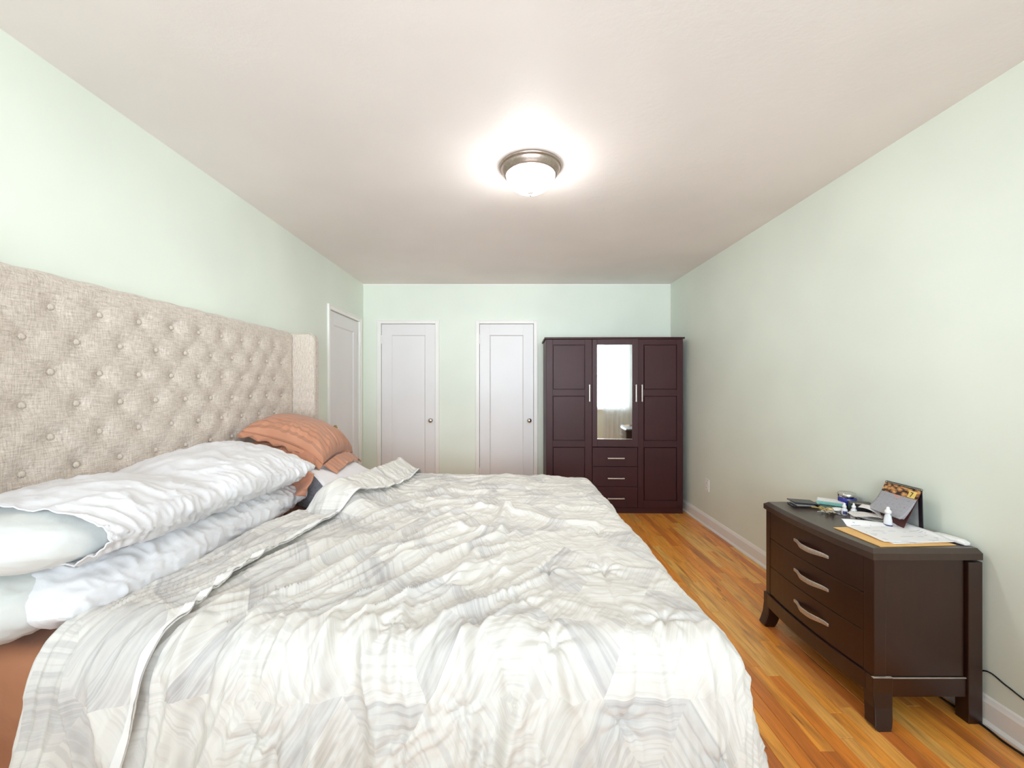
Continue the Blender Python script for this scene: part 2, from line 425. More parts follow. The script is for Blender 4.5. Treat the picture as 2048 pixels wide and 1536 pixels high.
def knob_parts(parent, m, glass=False):
    # axis along local -Y
    mt = Matrix.Rotation(PI / 2, 4, 'X')
    lathe('rosette', [(0, 0), (.024, 0), (.024, .003), (.018, .007), (.010, .008)], m, parent, 24, mt)
    lathe('knob', [(.008, .006), (.008, .022), (.014, .026), (.024, .034), (.027, .044), (.024, .053), (.013, .059), (0, .060)], m, parent, 24, mt)
def door(name, wdt, top, knob_side, knobm, loc, rz, both_hinges=True):
    """Single-panel door filling an opening of width wdt; local x 0..wdt, face towards local -Y at y=0."""
    d = bpy.data.objects.new(name, None); C.objects.link(d); d.location = loc; d.rotation_euler = (0, 0, rz); struct(d)
    g = .0035; z0 = .008; st = .118 if wdt < .7 else .125; y0 = .006; y1 = .04
    cs = .037
    boxes('casing', [(-cs, 0, -.016, 0, 0, top + cs), (wdt, wdt + cs, -.016, 0, 0, top + cs), (0, wdt, -.016, 0, top, top + cs),
                     (-cs - .008, -cs + .004, -.021, 0, 0, top + cs + .008), (wdt + cs - .004, wdt + cs + .008, -.021, 0, 0, top + cs + .008), (-cs, wdt + cs, -.021, 0, top + cs - .004, top + cs + .008)], M['trim'], d, .003)
    bm = bmesh.new()
    add_box(bm, g, st, y0, y1, z0, top - g); add_box(bm, wdt - st, wdt - g, y0, y1, z0, top - g)
    add_box(bm, st, wdt - st, y0, y1, top - g - .125, top - g); add_box(bm, st, wdt - st, y0, y1, z0, .24)
    bm_obj('door_leaf', bm, M['door'], d, False, .0015)
    bm = bmesh.new(); X0, X1, Z0, Z1 = st, wdt - st, .24, top - g - .125; e = .012; yy = y0 + .011
    o_ = [bm.verts.new(p) for p in ((X0, y0 + .0005, Z0), (X1, y0 + .0005, Z0), (X1, y0 + .0005, Z1), (X0, y0 + .0005, Z1))]
    i_ = [bm.verts.new(p) for p in ((X0 + e, yy, Z0 + e), (X1 - e, yy, Z0 + e), (X1 - e, yy, Z1 - e), (X0 + e, yy, Z1 - e))]
    for i in range(4): j = (i + 1) % 4; bm.faces.new((o_[i], o_[j], i_[j], i_[i]))
    bm.faces.new(i_); bm_obj('recessed_panel', bm, M['door'], d)
    box('gap_shade_backing', -.0, wdt, y1 + .002, y1 + .014, 0, top, M['gap'], d)  # dark sheet behind the leaf: shade in the gaps put in as colour
    k = bpy.data.objects.new('door_knob', None); C.objects.link(k); k.parent = d
    k.location = (wdt - .052 if knob_side > 0 else .052, y0, .918)
    knob_parts(k, knobm)
    hx = 0 if knob_side > 0 else wdt
    for hz in (.32, 1.85):
        bm = bmesh.new(); add_box(bm, hx - .014, hx + .014, -.019 + .013, .0, hz - .05, hz + .05)
        for q in range(5): add_lathe(bm, [(0, -.009), (.0065, -.009), (.0065, .009), (0, .009)], 10, Matrix.Translation((hx, -.019, hz - .04 + q * .02)))
        add_lathe(bm, [(0, 0), (.005, .002), (.006, .008), (0, .013)], 10, Matrix.Translation((hx, -.019, hz + .049)))
        bm_obj('hinge', bm, M['trim'], d)
    return d
door('door_1', D1[1] - D1[0], DT, 1, M['steel'], (D1[0], YB, 0), 0)
door('door_2', D2[1] - D2[0], DT, 1, M['steel'], (D2[0], YB, 0), 0)
door('door_3', LD[1] - LD[0], DT, -1, M['brass'], (XL, LD[0], 0), PI / 2)   # in the left wall; leaf faces +X

# window behind the camera, seen only in the wardrobe mirror: frame, sashes, blind, sheer curtain
win = bpy.data.objects.new('window_1', None); C.objects.link(win); struct(win)
wl = []
wy0, wy1 = YF - .09, YF - .03
mids = [WX0, WX0 + (WX1 - WX0) / 3, WX0 + 2 * (WX1 - WX0) / 3, WX1]
for i in range(3):
    a, b = mids[i], mids[i + 1]
    wl += [(a, a + .045, wy0, wy1, WZ0, WZ1), (b - .045, b, wy0, wy1, WZ0, WZ1), (a, b, wy0, wy1, WZ0, WZ0 + .05), (a, b, wy0, wy1, WZ1 - .05, WZ1), (a, b, wy0, wy1, (WZ0 + WZ1) / 2 - .02, (WZ0 + WZ1) / 2 + .02)]
boxes('window_frame', wl, M['trim'], win)
boxes('window_casing', [(WX0 - .06, WX0, YF, YF + .018, WZ0 - .06, WZ1 + .06), (WX1, WX1 + .06, YF, YF + .018, WZ0 - .06, WZ1 + .06), (WX0, WX1, YF, YF + .018, WZ1, WZ1 + .06)], M['trim'], win, .003)
box('window_sill', WX0 - .08, WX1 + .08, YF - .03, YF + .05, WZ0 - .03, WZ0, M['trim'], win, .004)
t = NT('window_glass'); t.b.inputs['Base Color'].default_value = (1, 1, 1, 1)
tr = t.node('ShaderNodeBsdfTransparent'); gl = t.node('ShaderNodeBsdfGlossy'); gl.inputs['Roughness'].default_value = .02
mx = t.node('ShaderNodeMixShader'); mx.inputs[0].default_value = .06
t.link(tr.outputs[0], mx.inputs[1]); t.link(gl.outputs[0], mx.inputs[2]); t.link(mx.outputs[0], t.n['Material Output'].inputs[0])
M['glass'] = t.m
for i in range(3): box('pane', mids[i] + .045, mids[i + 1] - .045, YF - .062, YF - .058, WZ0 + .05, WZ1 - .05, M['glass'], win)
t = NT('sheer_curtain'); tl = t.node('ShaderNodeBsdfTranslucent'); tl.inputs[0].default_value = (.55, .57, .57, 1); tp = t.node('ShaderNodeBsdfTransparent')
m1 = t.node('ShaderNodeMixShader'); m1.inputs[0].default_value = .04; m2 = t.node('ShaderNodeMixShader'); m2.inputs[0].default_value = .45
t.set(Base_Color=(.93, .94, .94, 1), Roughness=.9)
t.link(tl.outputs[0], m1.inputs[1]); t.link(tp.outputs[0], m1.inputs[2]); t.link(t.b.outputs[0], m2.inputs[1]); t.link(m1.outputs[0], m2.inputs[2]); t.link(m2.outputs[0], t.n['Material Output'].inputs[0])
M['sheer'] = t.m
blind = thing('window_blind', 'white horizontal slat blind in the window, seen reflected in the wardrobe mirror', 'blind', (0, YF + .03, 0))
box('head_rail', WX0 + .01, 1.22, -.008, .03, WZ1 - .05, WZ1 - .01, M['white_plastic'], blind, .003)
slat_me = None
for k in range(56):
    z = WZ1 - .07 - k * .0245
    if slat_me is None:
        o = box('slat', WX0 + .01, 1.22, .0, .022, -.0006, .0006, M['white_plastic'], blind); slat_me = o.data
    else: o = link('slat', slat_me, blind)
    o.location = (0, 0, z); o.rotation_euler = (R(8), 0, 0)
cx = np.linspace(1.25, 1.85, 140); cz = np.linspace(.06, WZ1 + .08, 40)
P = np.zeros((140, 40, 3)); P[..., 0] = cx[:, None]; P[..., 2] = cz[None, :]
P[..., 1] = YF + .11 + (.022 * np.sin(cx * 62) + .012 * np.sin(cx * 23 + 1))[:, None] * (1 - .3 * (cz / 2.3)[None, :])
cu = thing('sheer_curtain', 'white sheer curtain panel reflected in the wardrobe mirror', 'curtain', (0, 0, 0))
grid_mesh('curtain_panel', P, M['sheer'], cu)
tube('curtain_rod', [(-1.5, YF + .11, WZ1 + .1), (1.85, YF + .11, WZ1 + .1)], .01, M['nickel'], cu)

# ------------------------------------------------------------------ ceiling light
cl = thing('ceiling_light', 'round flush ceiling light with brushed nickel rim and glowing white glass bowl', 'ceiling light', (.118, 2.225, H))
lathe('rim', [(0, -.001), (.166, -.001), (.168, -.006), (.163, -.014), (.158, -.016), (.157, -.020), (.150, -.034), (.143, -.042), (.141, -.047), (.134, -.052), (.128, -.050)], M['nickel'], cl, 64)
t = NT('glowing_frosted_glass')
t.set(Base_Color=(1, 1, 1, 1), Roughness=.4, Emission_Strength=LAMP_STRENGTH)
t.set(Emission_Color=t.ramp(t.noise(t.coord(), 4), [(0, (1, .98, .98, 1)), (1, (1, .985, .985, 1))]))
M['glow'] = t.m
lathe('glass_bowl', [(.131, -.046), (.128, -.062), (.117, -.085), (.098, -.107), (.072, -.124), (.042, -.134), (.012, -.138), (0, -.138)], M['glow'], cl, 48)
lathe('finial', [(.0, -.136), (.016, -.136), (.017, -.140), (.009, -.146), (.005, -.150), (.006, -.155), (0, -.160)], simple('dull_grey_metal', (120, 116, 112), .6, .05, 30), cl, 20)

# switch and outlet
sw = thing('light_switch', 'white light switch plate on the left wall between headboard and door', 'light switch', (XL, 3.62, 1.175))
box('plate', 0, .005, -.036, .036, -.058, .058, M['white_plastic'], sw, .002)
box('rocker', .005, .009, -.012, .012, -.03, .03, M['white_plastic'], sw, .002)
ol = thing('wall_outlet', 'white double outlet low on the right wall beside the wardrobe', 'outlet', (XR, 3.885, .385))
box('plate', -.005, 0, -.036, .036, -.056, .056, M['white_plastic'], ol, .002)
for dz in (-.022, .022):
    s = box('socket', -.0075, -.005, -.015, .015, dz - .014, dz + .014, M['white_plastic'], ol, .001)
    boxes('slot', [(-.0082, -.0075, -.008, -.006, dz - .004, dz + .005), (-.0082, -.0075, .005, .007, dz - .004, dz + .005)], M['gap'], s)

# ------------------------------------------------------------------ wardrobe
wr_w = 1.416; WRZ = -R(1.2)
wd = thing('wardrobe', 'dark espresso wardrobe with a mirror door in the middle and three drawers', 'wardrobe', (1.090, 4.262 + .012, 0), WRZ)
WX = 1.0915            # world x of the local origin of measured numbers
def wx(x): return x - WX
dd = .455
mw = M['wardrobe']
boxes('carcass', [(wx(.389), wx(.409), .022, dd, 0, 1.795), (wx(1.776), wx(1.794), .022, dd, 0, 1.795), (wx(.409), wx(1.776), dd - .01, dd, .05, 1.79),
                  (wx(.409), wx(1.776), .024, dd - .01, .05, .07), (wx(.855), wx(.873), .024, dd - .01, .07, 1.79), (wx(1.322), wx(1.34), .024, dd - .01, .07, 1.79),
                  (wx(.873), wx(1.322), .024, dd - .01, .682, .69)], mw, wd, .0015)
box('top_board', wx(.3725), wx(1.806), -.018, dd + .004, 1.797, 1.815, mw, wd, .002)
box('plinth', wx(.389), wx(1.794), .012, .024, 0, .058, mw, wd, .001)
def frame_door(name, x0, x1, z0, z1, px0, px1, rows, hx, parent, loc_y=0.0):
    e = bpy.data.objects.new(name, None); C.objects.link(e); e.parent = parent
    bm = bmesh.new()
    add_box(bm, x0, px0, 0, .02, z0, z1); add_box(bm, px1, x1, 0, .02, z0, z1)
    zs = [z0] + [v for r_ in rows for v in r_] + [z1]
    for a, b in zip(zs[::2], zs[1::2]): add_box(bm, px0, px1, .0006, .02, a, b)
    bm_obj('door_frame', bm, mw, e, False, .0018)
    for (a, b) in rows:
        bm = bmesh.new(); q = .005; yy = .018
        o_ = [bm.verts.new(p) for p in ((px0 + q, yy, a + q), (px1 - q, yy, a + q), (px1 - q, yy, b - q), (px0 + q, yy, b - q))]
        q2 = .009; i_ = [bm.verts.new(p) for p in ((px0 + q2, .0045, a + q2), (px1 - q2, .0045, a + q2), (px1 - q2, .0045, b - q2), (px0 + q2, .0045, b - q2))]
        bb = [bm.verts.new(p) for p in ((px0, .018, a), (px1, .018, a), (px1, .018, b), (px0, .018, b))]
        for i in range(4):
            j = (i + 1) % 4; bm.faces.new((o_[i], o_[j], i_[j], i_[i])); bm.faces.new((bb[i], bb[j], o_[j], o_[i]))
        bm.faces.new(i_); bm_obj('door_panel', bm, mw, e)
    return e
def bar_handle(parent, x, z, length, vertical=True, y=0.0):
    h = length / 2
    if vertical:
        pts = [(x, y, z - h), (x, y - .022, z - h + .004), (x, y - .024, z - h + .012), (x, y - .024, z + h - .012), (x, y - .022, z + h - .004), (x, y, z + h)]
        b = (x - .006, x + .006, y - .030, y - .022, z - h, z + h); f = [(x - .004, x + .004, y - .022, y, z - h + .004, z - h + .012), (x - .004, x + .004, y - .022, y, z + h - .012, z + h - .004)]
    else:
        b = (x - h, x + h, y - .030, y - .022, z - .006, z + .006); f = [(x - h + .004, x - h + .012, y - .022, y, z - .004, z + .004), (x + h - .012, x + h - .004, y - .022, y, z - .004, z + .004)]
    return boxes('handle', [b] + f, M['handle_ni'], parent, .002)
rows = [(.133, .684), (.748, 1.212), (1.275, 1.739)]
e = frame_door('left_door', wx(.392), wx(.862), .06, 1.795, wx(.457), wx(.790), rows, 0, wd); bar_handle(e, wx(.8335), 1.24, .176)
e = frame_door('right_door', wx(1.334), wx(1.792), .06, 1.795, wx(1.392), wx(1.731), rows, 0, wd); bar_handle(e, wx(1.369), 1.24, .176)
md = bpy.data.objects.new('mirror_door', None); C.objects.link(md); md.parent = wd; md.location = (wx(.866), 0, 0); md.rotation_euler = (0, 0, -R(3.6))
mx0 = .866
bm = bmesh.new()
for b in ((0, .050, 0, .02, .688, 1.795), (.402, .462, 0, .02, .688, 1.795), (.050, .402, .0004, .02, .688, .762), (.050, .402, .0004, .02, 1.737, 1.795)): add_box(bm, *b)
bm_obj('door_frame', bm, mw, md, False, .0018)
box('mirror_glass', .050, .402, .006, .010, .762, 1.737, M['mirror'], md)
box('mirror_ledge', .050, .402, .0, .006, .762, .770, M['mirror'], md, .001)
bar_handle(md, .437, 1.24, .176)
for (a, b, hz) in ((.484, .680, .572), (.279, .480, .366), (.064, .275, .159)):
    dr = box('drawer', wx(.868), wx(1.330), 0, .02, a, b, mw, wd, .0018)
    bar_handle(dr, wx(1.105), hz, .172, False)

# ------------------------------------------------------------------ bedside chest of drawers
ds = thing('chest_of_drawers', 'dark brown three-drawer chest with bowed front and worn edges against right wall', 'dresser', (0, 0, 0))
DY0, DY1, DXF, DXB = 1.612, 2.292, 1.418, 1.838
def bow(y, amt=.026): c = (DY0 + DY1) / 2; return -amt * (1 - ((y - c) / ((DY1 - DY0) / 2)) ** 2)
def bow_poly(xf, xb, y0, y1, n=14, amt=.026):
    return [(xf + bow(y0 + (y1 - y0) * k / n, amt), y0 + (y1 - y0) * k / n) for k in range(n + 1)] + [(xb, y1), (xb, y0)]
mdk = M['dresser']
bm = bmesh.new(); add_prism(bm, bow_poly(DXF - .008, DXB, DY0 - .006, DY1 + .006), .636, .662)
add_prism(bm, bow_poly(DXF - .008, DXB, DY0 - .006, DY1 + .006), .662, .676, bow_poly(DXF + .012, DXB, DY0 + .014, DY1 - .014))
bmesh.ops.remove_doubles(bm, verts=bm.verts, dist=1e-5)
bm_obj('top', bm, M['dresser_top'], ds, False, .002)
box('side_panel', DXF + .02, 1.776, DY0 + .008, DY0 + .026, .178, .636, mdk, ds, .001)
box('side_panel', DXF + .02, 1.776, DY1 - .026, DY1 - .008, .178, .636, mdk, ds, .001)
box('back_panel', DXB - .012, DXB - .004, DY0 + .03, DY1 - .03, .11, .634, mdk, ds)
for y0, y1 in ((DY0 + .002, DY0 + .042), (DY1 - .042, DY1 - .002)):
    prism('front_stile', bow_poly(DXF + .004, DXF + .05, y0, y1, 4), .172, .636, mdk, ds, .0015)
for y0, y1, zt in ((DY0 - .004, DY0 + .046, .628), (DY1 - .046, DY1 + .004, .628)):
    box('rear_leg', 1.783, DXB, y0, y1, 0.0, zt, mdk, ds, .0025)
for i, (a, b) in enumerate(((.489, .633), (.338, .486), (.184, .335))):
    dr = prism('drawer', bow_poly(DXF + .006, DXF + .026, DY0 + .044, DY1 - .044), a, b, mdk, ds, .0015)
    zc = (.561, .4155, .264)[i]; ya, yb = 2.030, 1.815; n = 18; Pn = []
    ring = np.zeros((4, n + 1, 3))
    for k in range(n + 1):
        q = k / n; y = ya + (yb - ya) * q; s = math.sin(PI * q)
        off = .003 + .024 * sstep(0.05, .42, min(q, 1 - q)) ; hh = .0065 + .0055 * s ** .8; th = .0028
        x = DXF + .006 + bow(y) - off
        for c_, (sx_, sz_) in enumerate(((-1, -1), (1, -1), (1, 1), (-1, 1))): ring[c_, k] = (x + sx_ * th, y, zc + sz_ * hh)
    h = grid_mesh('handle', ring, M['handle_ni'], dr, closed_u=True, caps=True)
    h.modifiers.new('bevel', 'BEVEL').width = .0015; h.modifiers['bevel'].segments = 2
prism('front_rail', bow_poly(DXF - .004, DXF + .022, DY0 + .03, DY1 - .03), .112, .181, mdk, ds, .002)
box('side_rail', DXF + .04, 1.783, DY0 + .004, DY0 + .026, .100, .172, mdk, ds, .002)
box('side_rail', DXF + .04, 1.783, DY1 - .026, DY1 - .004, .100, .172, mdk, ds, .002)
o = box('worn_edge', DXF + .078, 1.783, DY0 + .0035, DY0 + .008, .1715, .1745, M['chip'], ds); o['label'] = 'pale strip where the finish has worn off'
def sabre_leg(y0, y1, flare):
    bm = bmesh.new(); prof = [(.180, DXF - .006, DXF + .072), (.12, DXF - .006, DXF + .070), (.07, DXF - .010, DXF + .060), (.03, DXF - .020, DXF + .048), (.012, DXF - .026, DXF + .040), (0, DXF - .018, DXF + .032)]
    prev = None
    for z, xa, xb in prof:
        sh = flare * max(0, (.1 - z)) * .35
        r_ = [bm.verts.new(p) for p in ((xa, y0 + sh, z), (xb, y0 + sh, z), (xb, y1 + sh, z), (xa, y1 + sh, z))]
        if prev:
            for i in range(4): j = (i + 1) % 4; bm.faces.new((prev[i], prev[j], r_[j], r_[i]))
        else: bm.faces.new(r_)
        prev = r_
    bm.faces.new(list(reversed(prev))); return bm_obj('front_leg', bm, mdk, ds, False, .003)
l1 = sabre_leg(DY0 - .006, DY0 + .044, -1); l2 = sabre_leg(DY1 - .044, DY1 + .006, .3)
box('worn_corner', DXF - .0055, DXF + .07, DY0 - .0055, DY0 + .004, .1795, .1815, M['chip'], l1)

# ------------------------------------------------------------------ bed: headboard, wings, buttons, rails
bed = thing('bed', 'upholstered bed with tall button-tufted oatmeal linen headboard on the left wall', 'bed', (0, 0, 0))
HX = -1.568; HT = 1.705; HY0, HY1 = .93, 3.004
btn = []
for r_ in range(0, 10):
    z = 1.582 - r_ * .1115
    off = 0 if r_ % 2 else -.085
    k = 0
    while True:
        y = 2.871 + off - k * .17; k += 1
        if y < HY0 + .06: break
        btn.append((y, z))
ny, nz = 380, 250
gy = np.linspace(HY0, HY1, ny); gz = np.linspace(.22, HT, nz); Y, Z = np.meshgrid(gy, gz, indexing='ij')
D = np.full(Y.shape, 9.0)
for (by, bz) in btn:
    if bz < .6: continue
    D = np.minimum(D, np.hypot((Y - by) * .95, (Z - bz)))
depth = .024 * np.exp(-(D / .030) ** 1.15)
# soft pleats between neighbouring buttons, only faintly pulled in
a1 = (Y - 2.871) / .17 + (Z - 1.4705) / .223; a2 = (Y - 2.871) / .17 - (Z - 1.4705) / .223
pl = np.exp(-(np.abs(a1 - np.round(a1)) / .09) ** 1.3) + np.exp(-(np.abs(a2 - np.round(a2)) / .09) ** 1.3)
reg = sstep(1.66, 1.6, Z) * sstep(.5, .7, Z) * sstep(HY1 - .01, HY1 - .08, Y)
depth += .0012 * pl * reg + .004 * perlin(Y * 4, Z * 4, 3)
depth += reg * .006 * perlin(Y * 11, Z * 11, 5)
# the top edge rolls back and is slightly scalloped by the tufting
edge = np.clip((Z - (HT - .055)) / .055, 0, 1)
depth += .055 * (1 - np.sqrt(np.clip(1 - edge ** 2, 0, 1)))
depth += .03 * (1 - np.sqrt(np.clip(1 - np.clip((Y - (HY1 - .03)) / .03, 0, 1) ** 2, 0, 1)))
top_wave = .002 * np.cos((Y - 2.785) / .17 * 2 * PI) * sstep(1.6, HT, Z)
P = np.stack([HX + .012 - depth, Y, Z + top_wave], -1)
# add back rows so the headboard is solid to the wall
back = P[:, -1:].copy(); back[..., 0] = XL + .004
bot = P[:, :1].copy(); bot[..., 0] = XL + .004
P = np.concatenate([bot, P, back], axis=1)
grid_mesh('headboard', P, M['linen'], bed, caps=False)
b0 = None
for (by, bz) in btn:
    if bz < .72: continue
    if b0 is None:
        b0 = lathe('button', [(0, .008), (.006, .0072), (.0105, .004), (.0118, 0), (.010, -.004), (0, -.006)], M['linen'], bed, 14, Matrix.Rotation(PI / 2, 4, 'Y')); o = b0
    else: o = link('button', b0.data, bed)
    o.location = (HX + .012 - .019, by, bz)
# wings: upholstered slabs reaching forward at both ends, rounded top corner and piping
def wing(y0, y1):
    rr = .05; xf = -1.402; pts = [(XL + .004, .0), (xf, .0)]
    for k in range(9): a = k / 8 * PI / 2; pts.append((xf - rr + rr * math.cos(a), 1.692 - rr + rr * math.sin(a)))
    pts.append((XL + .004, 1.692)); bm = bmesh.new()
    a = [bm.verts.new((x, y0, z)) for x, z in pts]; b = [bm.verts.new((x, y1, z)) for x, z in pts]; n = len(a)
    bm.faces.new(a); bm.faces.new(list(reversed(b)))
    for i in range(n): bm.faces.new((a[i], b[i], b[(i + 1) % n], a[(i + 1) % n]))
    w_ = bm_obj('wing', bm, M['linen'], bed, False, .014, 4)
    w_.data.polygons.foreach_set('use_smooth', [True] * len(w_.data.polygons))
    pp = [(x + .002, y0 + .004, z) for x, z in pts[1:-1]]
    tube('piping', [(x, y0 + .003, z + (.002 if i > 0 else 0)) for i, (x, y, z) in enumerate(pp)], .0035, M['linen'], w_, 6)
    return w_
wing(3.0, 3.075); wing(.855, .93)
box('side_rail', XL + .1, .49, 1.075, 1.115, .10, .32, M['linen'], bed, .012)
box('side_rail', XL + .1, .49, 2.945, 2.985, .10, .32, M['linen'], bed, .012)
box('foot_rail', .45, .49, 1.115, 2.945, .10, .32, M['linen'], bed, .012)
box('slat_deck', -1.55, .45, 1.115, 2.945, .24, .262, M['gap'], bed)
for (x, y) in ((-1.45, 1.12), (.44, 1.12), (-1.45, 2.94), (.44, 2.94)): box('leg', x - .03, x + .03, y - .03, y + .03, 0, .10, M['dresser'], bed, .004)

# mattress inside its fitted sheet
mt = box('mattress', -1.545, .468, 1.085, 2.975, .264, .600, M['foam_white'], None, .05, 4)
tag(mt, 'thick mattress on the bed under the apricot fitted sheet', 'mattress')
def rounded_slab(name, x0, x1, y0, y1, z0, z1, r, m, wr):
    nx, nyy = 150, 260
    u = np.linspace(-1, 1, nx); v = np.linspace(-1, 1, nyy)
    drop = z1 - z0
    Lx = (x1 - x0) / 2 - r + PI / 2 * r + drop - r; Ly = (y1 - y0) / 2 - r + PI / 2 * r + drop - r
    U, V = np.meshgrid(u * Lx, v * Ly, indexing='ij')
    hx, hy = (x1 - x0) / 2 - r, (y1 - y0) / 2 - r
    dx = np.maximum(0, np.abs(U) - hx); dy = np.maximum(0, np.abs(V) - hy)
    d = np.maximum(np.maximum(dx, dy), 1e-9); n4 = (dx ** 5 + dy ** 5) ** .2 + 1e-9
    dirx = dx / (np.hypot(dx, dy) + 1e-9); diry = dy / (np.hypot(dx, dy) + 1e-9)
    q = np.minimum(n4, r * PI / 2); hor = r * np.sin(q / r); ver = r * (1 - np.cos(q / r)) + np.maximum(0, n4 - r * PI / 2)
    ver = np.minimum(ver, drop)
    P = np.stack([(x0 + x1) / 2 + np.sign(U) * (np.minimum(np.abs(U), hx) + hor * dirx), (y0 + y1) / 2 + np.sign(V) * (np.minimum(np.abs(V), hy) + hor * diry), z1 - ver], -1)
    W = wr * (perlin(U * 6, V * 2.5, 8) + .8 * ridge(perlin(U * 5 + V * 2, V * 11, 9)) * .6)
    P += normals(P) * W[..., None]
    return grid_mesh(name, P, m)
fs = rounded_slab('fitted_sheet', -1.553, .476, 1.077, 2.983, .27, .612, .045, M['sheet'], .006)
tag(fs, 'plain apricot fitted sheet stretched over the mattress, showing at lower left', 'sheet')

# ------------------------------------------------------------------ comforter
SX, TY, TYF, ZT, RR = .512, 1.095, 2.985, .662, .085    # foot edge, near edge, far edge of the flat top, its height, roll radius
lerp = np.interp
FOLD_T = [.45, .75, 1.00, 1.09, 1.2, 1.5, 1.75, 1.9, 2.05, 2.2, 2.4, 2.75, 3.0, 3.4]
FOLD_S = [-1.12, -1.105, -1.115, -1.13, -1.168, -1.172, -1.125, -1.09, -.985, -.865, -.845, -.815, -.80, -.79]
HEM_S = [-.87, -.868, -.865, -.858, -.872, -.882, -.855, -.83, -.80, -.765, -.71, -.66, -.65, -.65]
creases = [  # polylines in cloth metres (s,t), height, width
    ([(.0, 2.12), (-.02, 2.08), (-.045, 1.772), (-.108, 1.576), (-.142, 1.433), (-.179, 1.30)], .024, .024),
    ([(-.037, 1.80), (-.148, 1.839), (-.26, 1.858), (-.342, 1.70), (-.401, 1.571)], .018, .022),
    ([(.03, 1.80), (-.0, 1.6), (-.02, 1.43)], .014, .018),
    ([(-.018, 2.10), (.107, 2.075), (.222, 1.985), (.40, 1.94)], .018, .026),
    ([(-.06, 1.93), (-.113, 1.66), (-.222, 1.59), (-.30, 1.497)], .014, .02),
    ([(-.26, 1.52), (-.302, 1.341), (-.30, 1.154), (-.285, .98)], .012, .014),
    ([(-.51, 1.93), (-.556, 1.60), (-.64, 1.33), (-.72, 1.12), (-.76, .95)], .014, .016),
    ([(-.50, 2.30), (-.64, 2.08), (-.70, 1.86), (-.74, 1.60), (-.79, 1.35), (-.83, 1.15)], .013, .016),
    ([(-.30, 2.15), (-.46, 1.94), (-.62, 1.66), (-.70, 1.42), (-.78, 1.2), (-.82, 1.0)], .013, .016),
    ([(-.12, 2.2), (-.34, 1.98), (-.47, 1.75), (-.56, 1.5), (-.66, 1.28), (-.70, 1.08), (-.72, .9)], .012, .015),
    ([(-.22, 2.02), (-.33, 1.84), (-.44, 1.62), (-.5, 1.42), (-.56, 1.2), (-.58, 1.0)], .013, .015),
    ([(-.34, 1.62), (-.42, 1.4), (-.45, 1.2), (-.46, 1.0), (-.46, .8)], .012, .014),
    ([(-.183, 2.666), (-.02, 2.64), (.1, 2.60)], .014, .03), ([(-.52, 2.46), (-.3, 2.56), (-.1, 2.50)], .013, .028),
    ([(-.62, 2.75), (-.45, 2.6), (-.35, 2.42)], .012, .022), ([(-.45, 2.34), (-.25, 2.30), (-.05, 2.36)], .012, .02),
    ([(.2, 2.25), (.36, 2.2), (.52, 2.24)], .008, .025), ([(-.35, 2.12), (-.15, 2.17), (0, 2.12)], .012, .018),
    ([(.15, 1.56), (.137, 1.46), (.142, 1.324), (.124, 1.179), (.11, 1.04)], -.006, .007),
    ([(.344, 1.68), (.34, 1.476), (.332, 1.324), (.33, 1.13), (.30, .93)], -.006, .007),
    ([(-.057, 1.47), (-.064, 1.262), (-.075, 1.1), (-.10, .95)], -.006, .007),
    ([(.10, 1.06), (.03, .95), (-.02, .8)], .014, .02), ([(.12, 1.02), (.17, .92), (.2, .8)], .013, .018),
    ([(.36, 1.2), (.44, 1.05), (.52, .9)], .008, .02)]
pinches = [(-.107, .925), (.27, .895), (.115, 1.05), (-.30, 1.10), (.137, 1.46), (.34, 1.47), (.02, 1.24), (.43, 1.14), (-.60, .86), (.50, .80), (.4, 1.85), (-.45, 2.2)]
def seg_dist(S, T, pl_):
    best = np.full(S.shape, 9.0); pts = [(p.x, p.y) for p in catmull([(a, b, 0) for a, b in pl_], 5)]
    for (ax, ay), (bx, by) in zip(pts, pts[1:]):
        vx, vy = bx - ax, by - ay; L2 = vx * vx + vy * vy + 1e-12
        q = np.clip(((S - ax) * vx + (T - ay) * vy) / L2, 0, 1)
        best = np.minimum(best, np.hypot(S - ax - q * vx, T - ay - q * vy))
    return best
